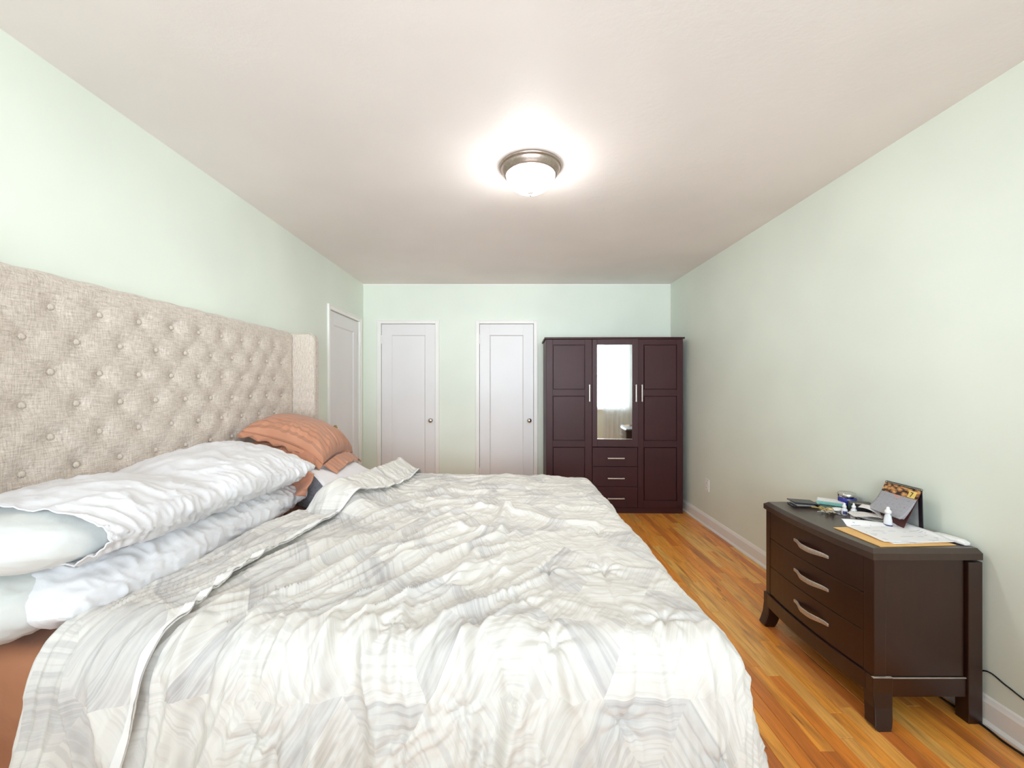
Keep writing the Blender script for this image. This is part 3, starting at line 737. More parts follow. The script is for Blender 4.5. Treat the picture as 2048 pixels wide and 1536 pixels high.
def cloth_W(S, T):
    wx_ = perlin(S * 3, T * 3, 21) * .05; wy_ = perlin(S * 3, T * 3, 22) * .05
    Sx, Tx = S + wx_, T + wy_
    W = .012 * perlin(S * 2.1, T * 2.1, 1) + .004 * perlin(S * 5, T * 5, 2)
    Fx, Fy = -1.24, .19
    ang = np.arctan2(Sx - Fx, Tx - Fy); r = np.hypot(Sx - Fx, Tx - Fy)
    m1 = sstep(.25, -.15, S) * sstep(2.5, 1.9, T)
    m1 = m1 * (.55 + .45 * sstep(2.0, 1.5, T)) * np.clip(r / 1.6, .2, 1) ** 1.4 * (.35 + .65 * sstep(.95, 1.2, T))
    n1 = perlin(ang * 20, r * 1.0, 4); n1b = perlin(ang * 42, r * 1.5, 5)
    W += m1 * (.027 * ridge(n1, 2.4) + .011 * ridge(n1b, 2.0) + .004 * ridge(perlin(ang * 55, r * 1.9, 17), 3))
    mc = sstep(1.7, 2.4, T) * (1 - .55 * sstep(-.1, .4, S))
    n2 = perlin(Sx * 4.5, Tx * 9, 6); n3 = perlin(Sx * 9 + Tx * 3, Tx * 14, 7)
    W += mc * (.012 * ridge(n2, 1.8) + .005 * ridge(n3, 1.6))
    mr = sstep(-.2, .25, S) * sstep(1.0, 1.2, T)
    W += mr * (.005 * ridge(perlin(Sx * 5, Tx * 7, 12), 2) + .002 * perlin(S * 18, T * 22, 13))
    md_ = sstep(1.32, .98, T)
    n4 = perlin(Sx * 8.5 + .4 * Tx, T * 1.3, 8); n5 = perlin(Sx * 19, T * 2.6, 9)
    W += md_ * (.030 * n4 + .028 * ridge(n4, 1.8) + .015 * ridge(n5, 1.8)) * (1 + .9 * sstep(.95, .6, T)) * (1 - .45 * sstep(-.3, .3, S))
    mf = sstep(SX - .02, SX + .2, S)
    W += mf * (.016 * perlin(T * 5.5, S * 1.5, 10) + .006 * ridge(perlin(T * 11, S * 2.5, 14)))
    for pl_, hgt, wid in creases:
        d = seg_dist(S + .3 * wx_, T + .3 * wy_, pl_); W += hgt * np.exp(-(d / wid) ** 2)
    for (px, py) in pinches:
        dx, dy = S - px, T - py; d = np.hypot(dx, dy); a = np.arctan2(dy, dx)
        W += -.020 * np.exp(-(d / .022) ** 1.4) + .006 * np.cos(a * 7 + px * 9) * np.exp(-(d / .07) ** 2) * sstep(0, .02, d)
    W += .0016 * perlin(S * 30, T * 30, 15) + .0022 * ridge(perlin(Sx * 16, Tx * 20, 16))
    return W
def foam_near(x): return 2.15 + np.clip(.85 * (-.92 - x), 0, .32)
def cloth_base(S, T):
    """Maps cloth metres to the room: flat over the mattress, rolling over its edges and hanging."""
    dx = np.maximum(0, S - SX); dn = np.maximum(0, TY - T); df = np.maximum(0, T - TYF); dy = dn + df
    d = np.hypot(dx, dy) + 1e-9
    q = np.minimum(d, RR * 1.45); hor = RR * np.sin(q / RR); ver = RR * (1 - np.cos(q / RR))
    rem = np.maximum(0, d - RR * 1.45); fl = np.where(dn > 0, .17, .05)
    hor = hor + rem * fl; ver = ver + rem * np.sqrt(1 - fl ** 2)
    X = np.minimum(S, SX) + hor * dx / d
    Yc = np.clip(T, TY, TYF) - hor * dn / d + hor * df / d
    # the cloth climbs over the foam pillow at the far head corner
    yn = foam_near(S)
    bump_ = .120 * sstep(-.62, -.88, S) * sstep(yn - .17, yn - .02, T)
    Zc = ZT - ver + bump_ - .018 * sstep(.25, .52, S) * sstep(2.4, 2.95, T)
    return np.stack([X, Yc, Zc], -1)
def cloth_pos(S, T, extra):
    e = .004
    nrm = np.cross(cloth_base(S + e, T) - cloth_base(S - e, T), cloth_base(S, T + e) - cloth_base(S, T - e))
    nrm /= np.linalg.norm(nrm, axis=2, keepdims=True) + 1e-12
    return cloth_base(S, T) + nrm * (cloth_W(S, T) + extra)[..., None]
t_near, t_far = .55, 3.33
nt = 540; tt = np.linspace(t_near, t_far, nt)
fold = lerp(tt, FOLD_T, FOLD_S) + .006 * perlin(tt * 6, tt * 0, 31); hem = lerp(tt, FOLD_T, HEM_S) + .010 * perlin(tt * 5, tt * 0 + 3, 32)
nf_, nr_, nm_ = 64, 10, 400
s_end = SX + .50
cols_S, cols_E = [], []
for k in range(nf_): f = k / (nf_ - 1); cols_S.append(hem + (fold - hem) * f); cols_E.append(np.full(nt, .026))
for k in range(1, nr_): a = k / nr_ * PI; cols_S.append(fold - .012 * math.sin(a)); cols_E.append(np.full(nt, .013 + .013 * math.cos(a)))
for k in range(nm_): f = k / (nm_ - 1); cols_S.append(fold + (s_end - fold) * f); cols_E.append(np.zeros(nt))
S = np.array(cols_S); T = np.broadcast_to(tt, S.shape).copy(); E_ = np.array(cols_E)
# the upper layer has a few wrinkles of its own and its hem lies a little flatter
ff = np.zeros(S.shape[0]); ff[:nf_] = 1
own = ff[:, None] * (.006 * ridge(perlin(S * 9, T * 4, 33)) + .003 * np.abs(perlin(S * 5, T * 6, 34)))
base = cloth_pos(S, T, E_ + own)
uvS = S.copy(); uvS[:nf_] = (2 * fold[None, :] - S[:nf_]) - .4
UV = np.stack([uvS + 3.1, T + .135], -1)
comf = grid_mesh('comforter', base, M['comforter'], None, uv=UV)
sm = comf.modifiers.new('thickness', 'SOLIDIFY'); sm.thickness = .004; sm.offset = 0
tag(comf, 'rumpled white and grey comforter with printed hexagons spread over the bed', 'comforter')
# stitched hem band along the turned-back edge
hb = cloth_pos(S[:5], T[:5], E_[:5] + own[:5] + .0055)
hs = grid_mesh('hem_band', hb, M['hem'], comf); hs['label'] = 'narrow white stitched hem band'

# ------------------------------------------------------------------ pillows
def loft(name, ys, cx_, cz_, hw, hh, tilt, m, parent, seed, expo=2.3, amp=.005, n=72, open0=False, closed1=True, front_pinch=0.0, wy=9, wt=7):
    """Long pillow lying along Y: superellipse sections; all parameters are arrays over ys."""
    th = np.linspace(0, 2 * PI, n, endpoint=False)
    c, s = np.cos(th), np.sin(th)
    ex = 2 / expo
    X0 = np.sign(c) * np.abs(c) ** ex; Z0 = np.sign(s) * np.abs(s) ** (ex * 1.0)
    P = np.zeros((n, len(ys), 3))
    for j, y in enumerate(ys):
        x = X0 * hw[j]; z = Z0 * hh[j] * (1 - front_pinch * sstep(.3, 1, X0))
        ca, sa = math.cos(tilt[j]), math.sin(tilt[j])
        P[:, j, 0] = cx_[j] + x * ca - z * sa; P[:, j, 2] = cz_[j] + x * sa + z * ca; P[:, j, 1] = y
    TH = np.broadcast_to(th[:, None], P.shape[:2]); YY = P[..., 1]
    per = np.stack([np.cos(TH), np.sin(TH)], -1)
    wxx = perlin(per[..., 0] * 2 + YY * 3, per[..., 1] * 2, seed + 1) * .6
    W = amp * (1.4 * ridge(perlin(per[..., 0] * wt * .35 + per[..., 1] * wt * .25 + wxx + YY * 2, YY * wy + wxx * 2 + per[..., 1] * 2.2, seed), 1.7) + 1.1 * perlin(YY * 5, per[..., 0] * 2 + per[..., 1], seed + 3))
    front = sstep(.15, .9, per[..., 0]); W = W + amp * .75 * ridge(perlin(YY * 24 + per[..., 1] * 1.5 + wxx, per[..., 1] * 1.6, seed + 5), 1.5) * front + amp * .35 * ridge(perlin(YY * 15 + per[..., 0] * 6, per[..., 0] * 9 - YY * 9, seed + 6), 1.8)
    fade = np.minimum(1, (hh / hh.max()) * 1.3)[None, :]
    Nn = normals(P, True)
    ctr = P.mean(axis=0, keepdims=True)
    if (Nn * (P - ctr)).sum() < 0: Nn = -Nn
    P = P + Nn * (W * fade)[..., None]
    uv = None
    return grid_mesh(name, P, m, parent, closed_u=True, caps=not open0)
def prof(q, p=2.6): return np.clip(1 - np.abs(q) ** p, 0, 1) ** .5

# lower long pillow
lp = thing('long_pillow', 'lower white long pillow lying flat on the mattress along the headboard', 'pillow', (0, 0, 0), 0, 'white pillows stacked along the headboard')
ys = 1.045 + (2.275 - 1.045) * (.5 - .5 * np.cos(np.linspace(0, PI, 260))); q = (ys - 1.66) / .616
hh = .012 + .098 * prof(q, 4.2); hw = .205 + .035 * prof(q, 5) - .02 * np.exp(-((ys - 1.7) / .2) ** 2)
hw = hw + .02 * sstep(2.1, 2.27, ys)
cx_ = -1.325 + .012 * np.sin(ys * 5); cz_ = .741 + 0 * ys
loft('pillowcase', ys, cx_, cz_, hw, hh, 0 * ys - .04, M['white_cotton'], lp, 40, 2.1, .007, wy=8, n=110)
# lower insert bulging out of the open near end
ys2 = np.linspace(.955, 1.12, 40); q2 = (ys2 - 1.13) / .18
o = loft('pillow_insert', ys2, -1.37 + 0 * ys2, .735 + 0 * ys2, .165 * prof(q2, 2.4) + .003, .088 * prof(q2, 2.2) + .003, 0 * ys2, M['insert'], lp, 44, 2.4, .003)
o['label'] = 'pale inner pillow showing at the open near end'

# upper long pillow: pinched in the middle, leaning up against the headboard towards the far end
up = thing('long_pillow', 'upper white long pillow, pinched in the middle, on top of the lower one', 'pillow', (0, 0, 0), 0, 'white pillows stacked along the headboard')
ys = 1.075 + (2.235 - 1.075) * (.5 - .5 * np.cos(np.linspace(0, PI * .999, 280))); q = np.clip((ys - 1.60) / .637, -.80, 1)
pin = np.exp(-((ys - 1.50) / .10) ** 2)
hh = .006 + .092 * prof(q, 3.6) - .012 * pin; hw = .245 + .012 * prof(q, 5) - .012 * pin
hw = hw + .0 * ys
cx_ = -1.298 + .012 * sstep(1.9, 2.2, ys); cz_ = .918 + .012 * sstep(1.6, 2.1, ys) - .018 * pin
tl = -.02 - .20 * sstep(1.55, 2.1, ys)
case = loft('pillowcase', ys, cx_, cz_, hw, hh, tl, M['white_cotton'], up, 50, 2.0, .008, n=120, wy=7, open0=True); sm = case.modifiers.new('t', 'SOLIDIFY'); sm.thickness = .004; sm.offset = 0
ys2 = np.linspace(.965, 1.20, 50); q2 = (ys2 - 1.17) / .21
o = loft('pillow_insert', ys2, -1.325 + 0 * ys2, .905 + 0 * ys2, .222 * prof(q2, 2.6) + .003, .078 * prof(q2, 2.3) + .003, 0 * ys2 - .02, M['insert'], up, 55, 2.3, .003)
o['label'] = 'pale inner pillow poking out of the open pillowcase end'

def slab_pillow(name, L, Wd, Th, m, parent, seed, amp=.006, curve=0.0, n=(90, 80), flange=0.0, sag=0.0, edge=.42, corner=.06, post=None):
    """Classic pillow: two cushions of cloth joined at a seam; local u=length (x), v=width (y)."""
    u = np.linspace(-1, 1, n[0]); v = np.linspace(-1, 1, n[1]); U, V = np.meshgrid(u, v, indexing='ij')
    hgt = Th / 2 * (np.clip(1 - np.abs(U) ** 2.6, 0, 1) * np.clip(1 - np.abs(V) ** 2.6, 0, 1)) ** edge
    shx = 1 - corner * (1 - np.abs(V) ** 2) * np.abs(U) ** 2; shy = 1 - corner * (1 - np.abs(U) ** 2) * np.abs(V) ** 2
    X = U * L / 2 * shx; Yv = V * Wd / 2 * shy
    tops = []
    for sgn in (1, -1):
        en = np.maximum(np.abs(U), np.abs(V))
        wr_ = amp * (sstep(.3, .95, en) * ridge(perlin(np.arctan2(V, U) * 5, en * 1.5, seed + sgn), 1.3) * (1 - sstep(.95, 1, en)) + .8 * perlin(U * 3, V * 3, seed + 5 * sgn))
        Zv = sgn * (hgt + wr_ * np.minimum(1, hgt / (Th * .1)))
        tops.append(np.stack([X, Yv, Zv + curve * (X ** 2) / (L * L / 4) * -1 + sag * (Yv ** 2) / (Wd * Wd / 4) * -1], -1))
    P = np.concatenate([tops[0], tops[1][:, ::-1]], axis=1)
    UVl = np.stack([np.concatenate([U, U], 1) * L / 2, np.concatenate([V, V[:, ::-1]], 1) * Wd / 2], -1)
    if post is not None: P = post(P)
    o_ = grid_mesh(name, P, m, parent, uv=UVl); return o_

# far side: foam pillow with grey quilted gusset
fp = thing('foam_pillow', 'white foam pillow with grey quilted side on the far side of the bed', 'pillow', (0, 0, 0))
def foam(y0, y1, x0, x1):
    n = 46; xs = np.linspace(x0, x1, n); ysv = np.linspace(y0, y1, n); A, B = np.meshgrid(xs, ysv, indexing='ij')
    return A, B
A, B = foam(2.15, 2.80, -1.50, -.885)
top_z = .748 + .095 * sstep(-.88, -1.12, A) + .008 * perlin(A * 4, B * 4, 61) - .01 * sstep(2.6, 2.8, B)
B2 = foam_near(A) + (B - 2.15) / .65 * (2.80 - foam_near(A))
Pt = np.stack([A, B2, top_z], -1)
# round the rim slightly
rim = np.minimum(np.minimum(A - (-1.50), -.885 - A), np.minimum(B - 2.15, 2.80 - B))
Pt[..., 2] -= .010 * (1 - np.sqrt(np.clip(1 - np.clip(1 - rim / .02, 0, 1) ** 2, 0, 1)))
grid_mesh('top_cover', Pt, M['foam_white'], fp)
ring = np.concatenate([Pt[:, 0], Pt[-1, 1:], Pt[::-1, -1][1:], Pt[0, ::-1][1:]], 0)
nr = len(ring); cxy = np.array([-1.19, 2.475])
G = np.zeros((nr, 10, 3)); UVg = np.zeros((nr, 10, 2)); al = np.concatenate([[0], np.cumsum(np.linalg.norm(np.diff(ring[:, :2], axis=0), axis=1))])
for k in range(10):
    f = k / 9; out = .014 * math.sin(PI * f)
    dirv = ring[:, :2] - cxy; dirv /= np.linalg.norm(dirv, axis=1, keepdims=True)
    G[:, k, :2] = ring[:, :2] + dirv * out; G[:, k, 2] = ring[:, 2] * (1 - f) + .622 * f; UVg[:, k, 0] = al; UVg[:, k, 1] = G[:, k, 2]
g = grid_mesh('side_gusset', G, M['quilt'], fp, uv=UVg); g['label'] = 'grey quilted side panel'

# lower apricot pillow, mostly hidden, its case crumpled and hanging down at the near end
op2 = thing('apricot_pillow', 'lower apricot pillow in a crumpled case under the striped one', 'pillow', (0, 0, 0), 0, 'apricot pillows')
def post2(P):
    W = .006 * ridge(perlin(P[..., 0] * 22, P[..., 1] * 9, 71), 1.4); P = P.copy(); P[..., 2] += W * np.sign(P[..., 2] + 1e-6)
    return P
a = slab_pillow('pillowcase', .44, .58, .13, M['orange_plain'], op2, 70, .012, post=post2)
a.location = (-1.31, 2.60, .905); a.rotation_euler = (R(-2), R(12), 0)
# loose opening of the case: pleated cloth spilling over the near edge towards the mattress
n1_, n2_ = 90, 40; uu = np.linspace(0, 1, n1_); vv = np.linspace(0, 1, n2_); UU, VV = np.meshgrid(uu, vv, indexing='ij')
X = -1.50 + .505 * UU - .04 * VV * sstep(.5, 1, UU); Yq = 2.37 - .24 * sstep(.35, 1, UU) - .02 * VV + .013 * np.sin(UU * 34 + VV * 5) * (.25 + VV) + .02 * perlin(UU * 6, VV * 3, 72)
Zq = .972 - .112 * UU ** 1.25 - (.07 + .045 * sstep(.6, .9, UU)) * VV + .006 * np.sin(UU * 26 + 2 + VV * 6)
grid_mesh('loose_case_end', np.stack([X, Yq, Zq], -1), M['orange_plain'], op2).modifiers.new('t', 'SOLIDIFY').thickness = .004

# upper apricot striped pillow, arched and leaning on the headboard
op1 = thing('apricot_pillow', 'upper apricot pillow with satin stripes leaning against the headboard', 'pillow', (0, 0, 0), 0, 'apricot pillows')
def post1(P):
    P = P.copy(); x = P[..., 0]; y = P[..., 1]
    P[..., 2] += -.055 * np.clip(x / .27, -1, 1.2) ** 2 * np.where(x > 0, 1.25, .4) - .045 * (y / .34) ** 2
    P[..., 2] += .0035 * np.sin(y * 150 / 2.0) * sstep(-.1, .2, x) * 0
    return P
b = slab_pillow('pillowcase', .49, .60, .18, M['orange'], op1, 80, .010, post=post1, n=(120, 130))
# stripes run along local x (head to foot), so UV.x must vary with y: swap the layer
uvl = b.data.uv_layers['UVMap']; buf = np.zeros(len(uvl.data) * 2, np.float32); uvl.data.foreach_get('uv', buf); buf = buf.reshape(-1, 2)[:, ::-1].copy(); uvl.data.foreach_set('uv', buf.reshape(-1))
b.location = (-1.292, 2.67, 1.015); b.rotation_euler = (R(-3), R(19), R(4))
# flat flange of the case along the foot side and the open near end
n1_, n2_ = 110, 14; UU, VV = np.meshgrid(np.linspace(-1, 1, n1_), np.linspace(0, 1, n2_), indexing='ij')
X = .245 + .085 * VV + 0 * UU; Yq = UU * (.292 - .03 * VV); Zq = -.060 - .026 * VV - .040 * UU ** 2 + .006 * np.sin(UU * 13) * VV + .005 * perlin(UU * 7, VV * 2, 83)
fl_ = grid_mesh('flange', np.stack([X, Yq, Zq], -1), M['orange'], op1, uv=np.stack([Yq, X], -1))
fl_.location = b.location; fl_.rotation_euler = b.rotation_euler; fl_.modifiers.new('t', 'SOLIDIFY').thickness = .003
UU, VV = np.meshgrid(np.linspace(-1, 1, n1_), np.linspace(0, 1, n2_), indexing='ij')
Yq = -.292 - .035 * VV + .006 * np.sin(UU * 21) * VV; X = UU * .245; Zq = -.045 - .05 * np.clip(X / .27, -1, 1.2) ** 2 * np.where(X > 0, 1.25, .4) - .022 * VV + .008 * np.sin(UU * 17 + 1) * VV
fl2 = grid_mesh('case_opening', np.stack([X, Yq, Zq], -1), M['orange'], op1, uv=np.stack([Yq, X], -1))
fl2.location = b.location; fl2.rotation_euler = b.rotation_euler; fl2.modifiers.new('t', 'SOLIDIFY').thickness = .003

# ------------------------------------------------------------------ things on the chest of drawers
TZ = .676
# manila envelope and papers
en = thing('envelope', 'tan manila envelope under the white papers on the chest of drawers', 'envelope', (1.618, 1.755, TZ), R(3))
M['manila'] = simple('manila_paper', (232, 186, 118), .7, .03)
box('envelope_body', -.158, .158, -.112, .112, .0005, .003, M['manila'], en, .0008)
prism('flap', [(-.158, -.11), (-.158, .11), (-.125, .095), (-.125, -.095)], .003, .0036, M['manila'], en)
def print_mat(name, paper, ink, rows, cols, amount, vec='Object', header=None):
    t = NT(name); co = t.coord('UV'); s = t.node('ShaderNodeSeparateXYZ'); t.link(co, s.inputs[0])
    row = t.math('FLOOR', t.math('MULTIPLY', s.outputs[1], rows)); fr = t.math('FRACT', t.math('MULTIPLY', s.outputs[1], rows))
    cv = t.node('ShaderNodeCombineXYZ'); t.link(t.math('MULTIPLY', s.outputs[0], cols), cv.inputs[0]); t.link(t.math('MULTIPLY', row, 7.7), cv.inputs[1])
    n = t.node('ShaderNodeTexNoise'); n.inputs['Scale'].default_value = 1; n.inputs['Detail'].default_value = 1; t.link(cv.outputs[0], n.inputs['Vector'])
    k = t.math('MULTIPLY', t.math('GREATER_THAN', n.outputs['Fac'], amount), t.math('MULTIPLY', t.math('GREATER_THAN', fr, .35), t.math('LESS_THAN', fr, .7)))
    edge_ = t.math('MULTIPLY', t.math('GREATER_THAN', s.outputs[0], .07), t.math('LESS_THAN', s.outputs[0], .93))
    t.set(Base_Color=t.mix(t.math('MULTIPLY', k, edge_), lin(paper), lin(ink)), Roughness=.7); return t.m
M['printed'] = print_mat('printed_paper', (240, 240, 242), (196, 197, 204), 17, 5, .60)
def sheet(name, L, Wd, m, parent, loc, rz, curl=.0, seed=0, thick=.0006, lift=0.0):
    n = 36; A, B = np.meshgrid(np.linspace(-.5, .5, n), np.linspace(-.5, .5, n), indexing='ij')
    Z_ = lift + curl * sstep(.32, .5, B) * sstep(.5, -.5, A) + .0025 * np.abs(perlin(A * 3, B * 3, seed)) + .010 * sstep(.38, .5, A + B * .2) * (curl > 0)
    o_ = grid_mesh(name, np.stack([A * Wd, B * L, Z_], -1), m, parent, uv=np.stack([A + .5, B + .5], -1))
    o_.location = loc; o_.rotation_euler = (0, 0, rz); md = o_.modifiers.new('t', 'SOLIDIFY'); md.thickness = thick; md.offset = 1
    return o_
p1 = sheet('paper_sheet', .216, .279, M['printed'], None, (1.668, 1.775, TZ + .0042), R(5), .0, 3)
tag(p1, 'lower printed white sheet peeking out beneath the top sheet on the envelope', 'paper', 'papers on the envelope')
p2 = sheet('paper_sheet', .222, .279, M['printed'], None, (1.655, 1.780, TZ + .0075), R(-1), .022, 4)
tag(p2, 'top printed white sheet with a curled corner on the envelope', 'paper', 'papers on the envelope')

# white wand-like device at the near wall corner
dv = thing('handheld_device', 'slim white plastic handheld device lying by the wall on near corner of chest', 'device', (1.815, 1.735, TZ), 0)
bm = bmesh.new()
secs = [(.075, -.004, .008, .010), (.03, -.003, .008, .010), (.022, -.002, .016, .016), (-.04, 0, .018, .020), (-.07, .004, .018, .020), (-.088, .006, .013, .014)]
prev = None
for (y, x, hw_, h_) in secs:
    ring_ = []
    for k in range(12):
        a = 2 * PI * k / 12; ring_.append(bm.verts.new((x + hw_ * np.sign(math.cos(a)) * abs(math.cos(a)) ** .6, y, .001 + h_ / 2 + h_ / 2 * np.sign(math.sin(a)) * abs(math.sin(a)) ** .6)))
    if prev: 
        for k in range(12): bm.faces.new((prev[k], prev[(k + 1) % 12], ring_[(k + 1) % 12], ring_[k]))
    else: bm.faces.new(ring_)
    prev = ring_
bm.faces.new(list(reversed(prev))); bm_obj('body', bm, M['white_plastic'], dv, False, .0015)
o = box('pink_tip', -.010, .002, .035, .068, .0115, .0125, simple('pink_plastic', (232, 180, 168), .4), dv); o['label'] = 'pink insert near the narrow end'

# desk calendar
cal = thing('desk_calendar', 'spiral desk calendar with gold photo strip and grey month page on chest of drawers', 'calendar', (0, 0, 0))
An, Af = Vector((1.797, 1.803, .856)), Vector((1.812, 1.992, .852))          # apex, near and far
Fn, Ff = Vector((1.742, 1.832, TZ + .003)), Vector((1.756, 2.015, TZ + .003))  # front feet
Rn, Rf = Vector((1.797, 1.798, TZ + .003)), Vector((1.811, 1.987, TZ + .003))
def quad_panel(name, a, b, c, d, th, m, parent, uv=True, nrm=None):
    me = bpy.data.meshes.new(name); me.from_pydata([a, b, c, d], [], [(0, 1, 2, 3)]); l = me.uv_layers.new(name='UVMap')
    for i, v in enumerate(((0, 0), (1, 0), (1, 1), (0, 1))): l.data[i].uv = v
    o_ = link(name, me, parent, [m]); s_ = o_.modifiers.new('t', 'SOLIDIFY'); s_.thickness = th; s_.offset = 0; return o_
M['cal_card'] = simple('maroon_card', (84, 40, 38), .5, .15, 20)
M['cal_back'] = simple('black_card', (30, 24, 32), .5)
quad_panel('front_card', Fn, Ff, Af, An, .002, M['cal_card'], cal)
for p_, q_ in ((0.0, .10), (.90, 1.0)):
    a = Rn.lerp(Rf, p_); b_ = Rn.lerp(Rf, q_); c_ = An.lerp(Af, q_); d_ = An.lerp(Af, p_); quad_panel('rear_leg', a, b_, c_, d_, .003, M['cal_back'], cal)
quad_panel('base_card', Fn, Ff, Rf + Vector((.0, 0, 0)), Rn, .002, M['cal_back'], cal)
quad_panel('rear_card', Rn.lerp(Rf, .1), Rn.lerp(Rf, .9), An.lerp(Af, .9), An.lerp(Af, .1), .0015, simple('grey_card', (170, 172, 172), .6), cal)
def onface(u, v, off): # u 0 near..1 far, v 0 bottom..1 top
    p_ = Fn.lerp(Ff, u).lerp(An.lerp(Af, u), v); nn_ = (Ff - Fn).cross(An - Fn).normalized()
    if nn_.x > 0: nn_ = -nn_
    return p_ + nn_ * off
t = NT('gold_photo_print'); co = t.coord('UV'); v = t.node('ShaderNodeTexVoronoi'); v.inputs['Scale'].default_value = 1; t.link(t.vmath('MULTIPLY', co, (9, 3.2, 1)), v.inputs['Vector'])
nz_ = t.noise(co, 9, 4)
t.set(Base_Color=t.mix(t.ramp(v.outputs['Distance'], [(.35, (0, 0, 0, 1)), (.75, (1, 1, 1, 1))]), t.ramp(nz_, [(.35, lin((150, 84, 44))), (.5, lin((214, 150, 90))), (.65, lin((240, 205, 130)))]), lin((52, 30, 22))), Roughness=.4)
M['photo'] = t.m
quad_panel('photo_strip', onface(0, .74, .002), onface(1, .74, .002), onface(1, 1.0, .002), onface(0, 1.0, .002), .001, M['photo'], cal)
quad_panel('yellow_tab', onface(.07, .765, .0034), onface(.26, .765, .0034), onface(.26, .93, .0034), onface(.07, .93, .0034), .0006, simple('yellow_print', (244, 214, 120), .5), cal)
fc = bpy.data.curves.new('numeral', 'FONT'); fc.body = '7'; fc.size = .032; fc.extrude = .0003; fc.materials.append(M['black_plastic'])
_tmp = bpy.data.objects.new('numeral', fc); fo = bpy.data.objects.new('numeral', bpy.data.meshes.new_from_object(_tmp)); bpy.data.objects.remove(_tmp); C.objects.link(fo); fo.parent = cal
ex_ = -(Ff - Fn).normalized(); ey_ = (An - Fn).normalized(); ez_ = ex_.cross(ey_).normalized(); ey_ = ez_.cross(ex_)
mt4 = Matrix((ex_, ey_, ez_)).transposed().to_4x4(); mt4.translation = onface(.21, .785, .0042); fo.matrix_world = mt4
# month pages: curling away from the card at the bottom
t = NT('calendar_month_page'); co = t.coord('UV'); s = t.node('ShaderNodeSeparateXYZ'); t.link(co, s.inputs[0])
gx = t.math('LESS_THAN', t.math('FRACT', t.math('MULTIPLY', s.outputs[0], 7.0)), .05); gz_ = t.math('LESS_THAN', t.math('FRACT', t.math('MULTIPLY', s.outputs[1], 6.0)), .05)
nn_ = t.noise(t.vmath('MULTIPLY', co, (14, 12, 1)), 1, 2)
col = t.mix(t.math('MULTIPLY', t.math('MAXIMUM', gx, gz_), .35), lin((168, 168, 174)), lin((130, 130, 138)))
col = t.mix(t.math('MULTIPLY', t.math('GREATER_THAN', nn_, .64), .5), col, lin((110, 112, 124)))
ttl = t.math('MULTIPLY', t.math('MULTIPLY', t.math('GREATER_THAN', s.outputs[1], .88), t.math('GREATER_THAN', s.outputs[0], .42)), t.math('MULTIPLY', t.math('LESS_THAN', s.outputs[0], .62), t.math('GREATER_THAN', t.noise(t.vmath('MULTIPLY', co, (40, 12, 1)), 1, 1), .5)))
col = t.mix(ttl, col, lin((226, 150, 110))); t.set(Base_Color=col, Roughness=.6); M['month'] = t.m
for pi_, (cu_, dz_) in enumerate(((.026, 0.0), (.020, .03), (.013, .05))):
    n = 24; P = np.zeros((n, n, 3))
    for i in range(n):
        for j in range(n):
            u_ = i / (n - 1); v_ = j / (n - 1); p_ = onface(u_, .20 + dz_ * .5 + (.55 - dz_ * .5) * v_, .0035 - pi_ * .0006 + cu_ * (1 - v_) ** 2)
            P[i, j] = p_
    UU, VV = np.meshgrid(np.linspace(1, 0, n), np.linspace(0, 1, n), indexing='ij')
    grid_mesh('month_page', P, M['month'], cal, uv=np.stack([UU, VV], -1)).modifiers.new('t', 'SOLIDIFY').thickness = .0005
bm = bmesh.new()
for k in range(24):
    u_ = (k + .5) / 24; c_ = An.lerp(Af, u_) + Vector((0, 0, .001)); pts = [(c_.x + .006 * math.cos(a), c_.y, c_.z + .006 * math.sin(a)) for a in np.linspace(0, 2 * PI, 10, endpoint=False)]
    add_tube(bm, pts, .0011, 5, True)
bm_obj('spiral_binding', bm, M['black_plastic'], cal, True)

# dark pen lying in front of the calendar
pen = thing('pen', 'dark pen lying along the foot of the desk calendar', 'pen', (0, 0, 0))
pa, pb = Vector((1.762, 1.925, TZ + .006)), Vector((1.784, 1.79, TZ + .006))
tube('barrel', [pa, pb], .0048, simple('dark_maroon_plastic', (48, 22, 26), .25), pen, 12)
tube('pen_tip', [pb, pb + (pb - pa).normalized() * .012], .004, M['steel'], pen, 10, rad=[.0042, .001])
tube('clip', [pa + Vector((0, 0, .006)) , pa.lerp(pb, .3) + Vector((0, 0, .0065))], .0012, M['steel'], pen, 6)

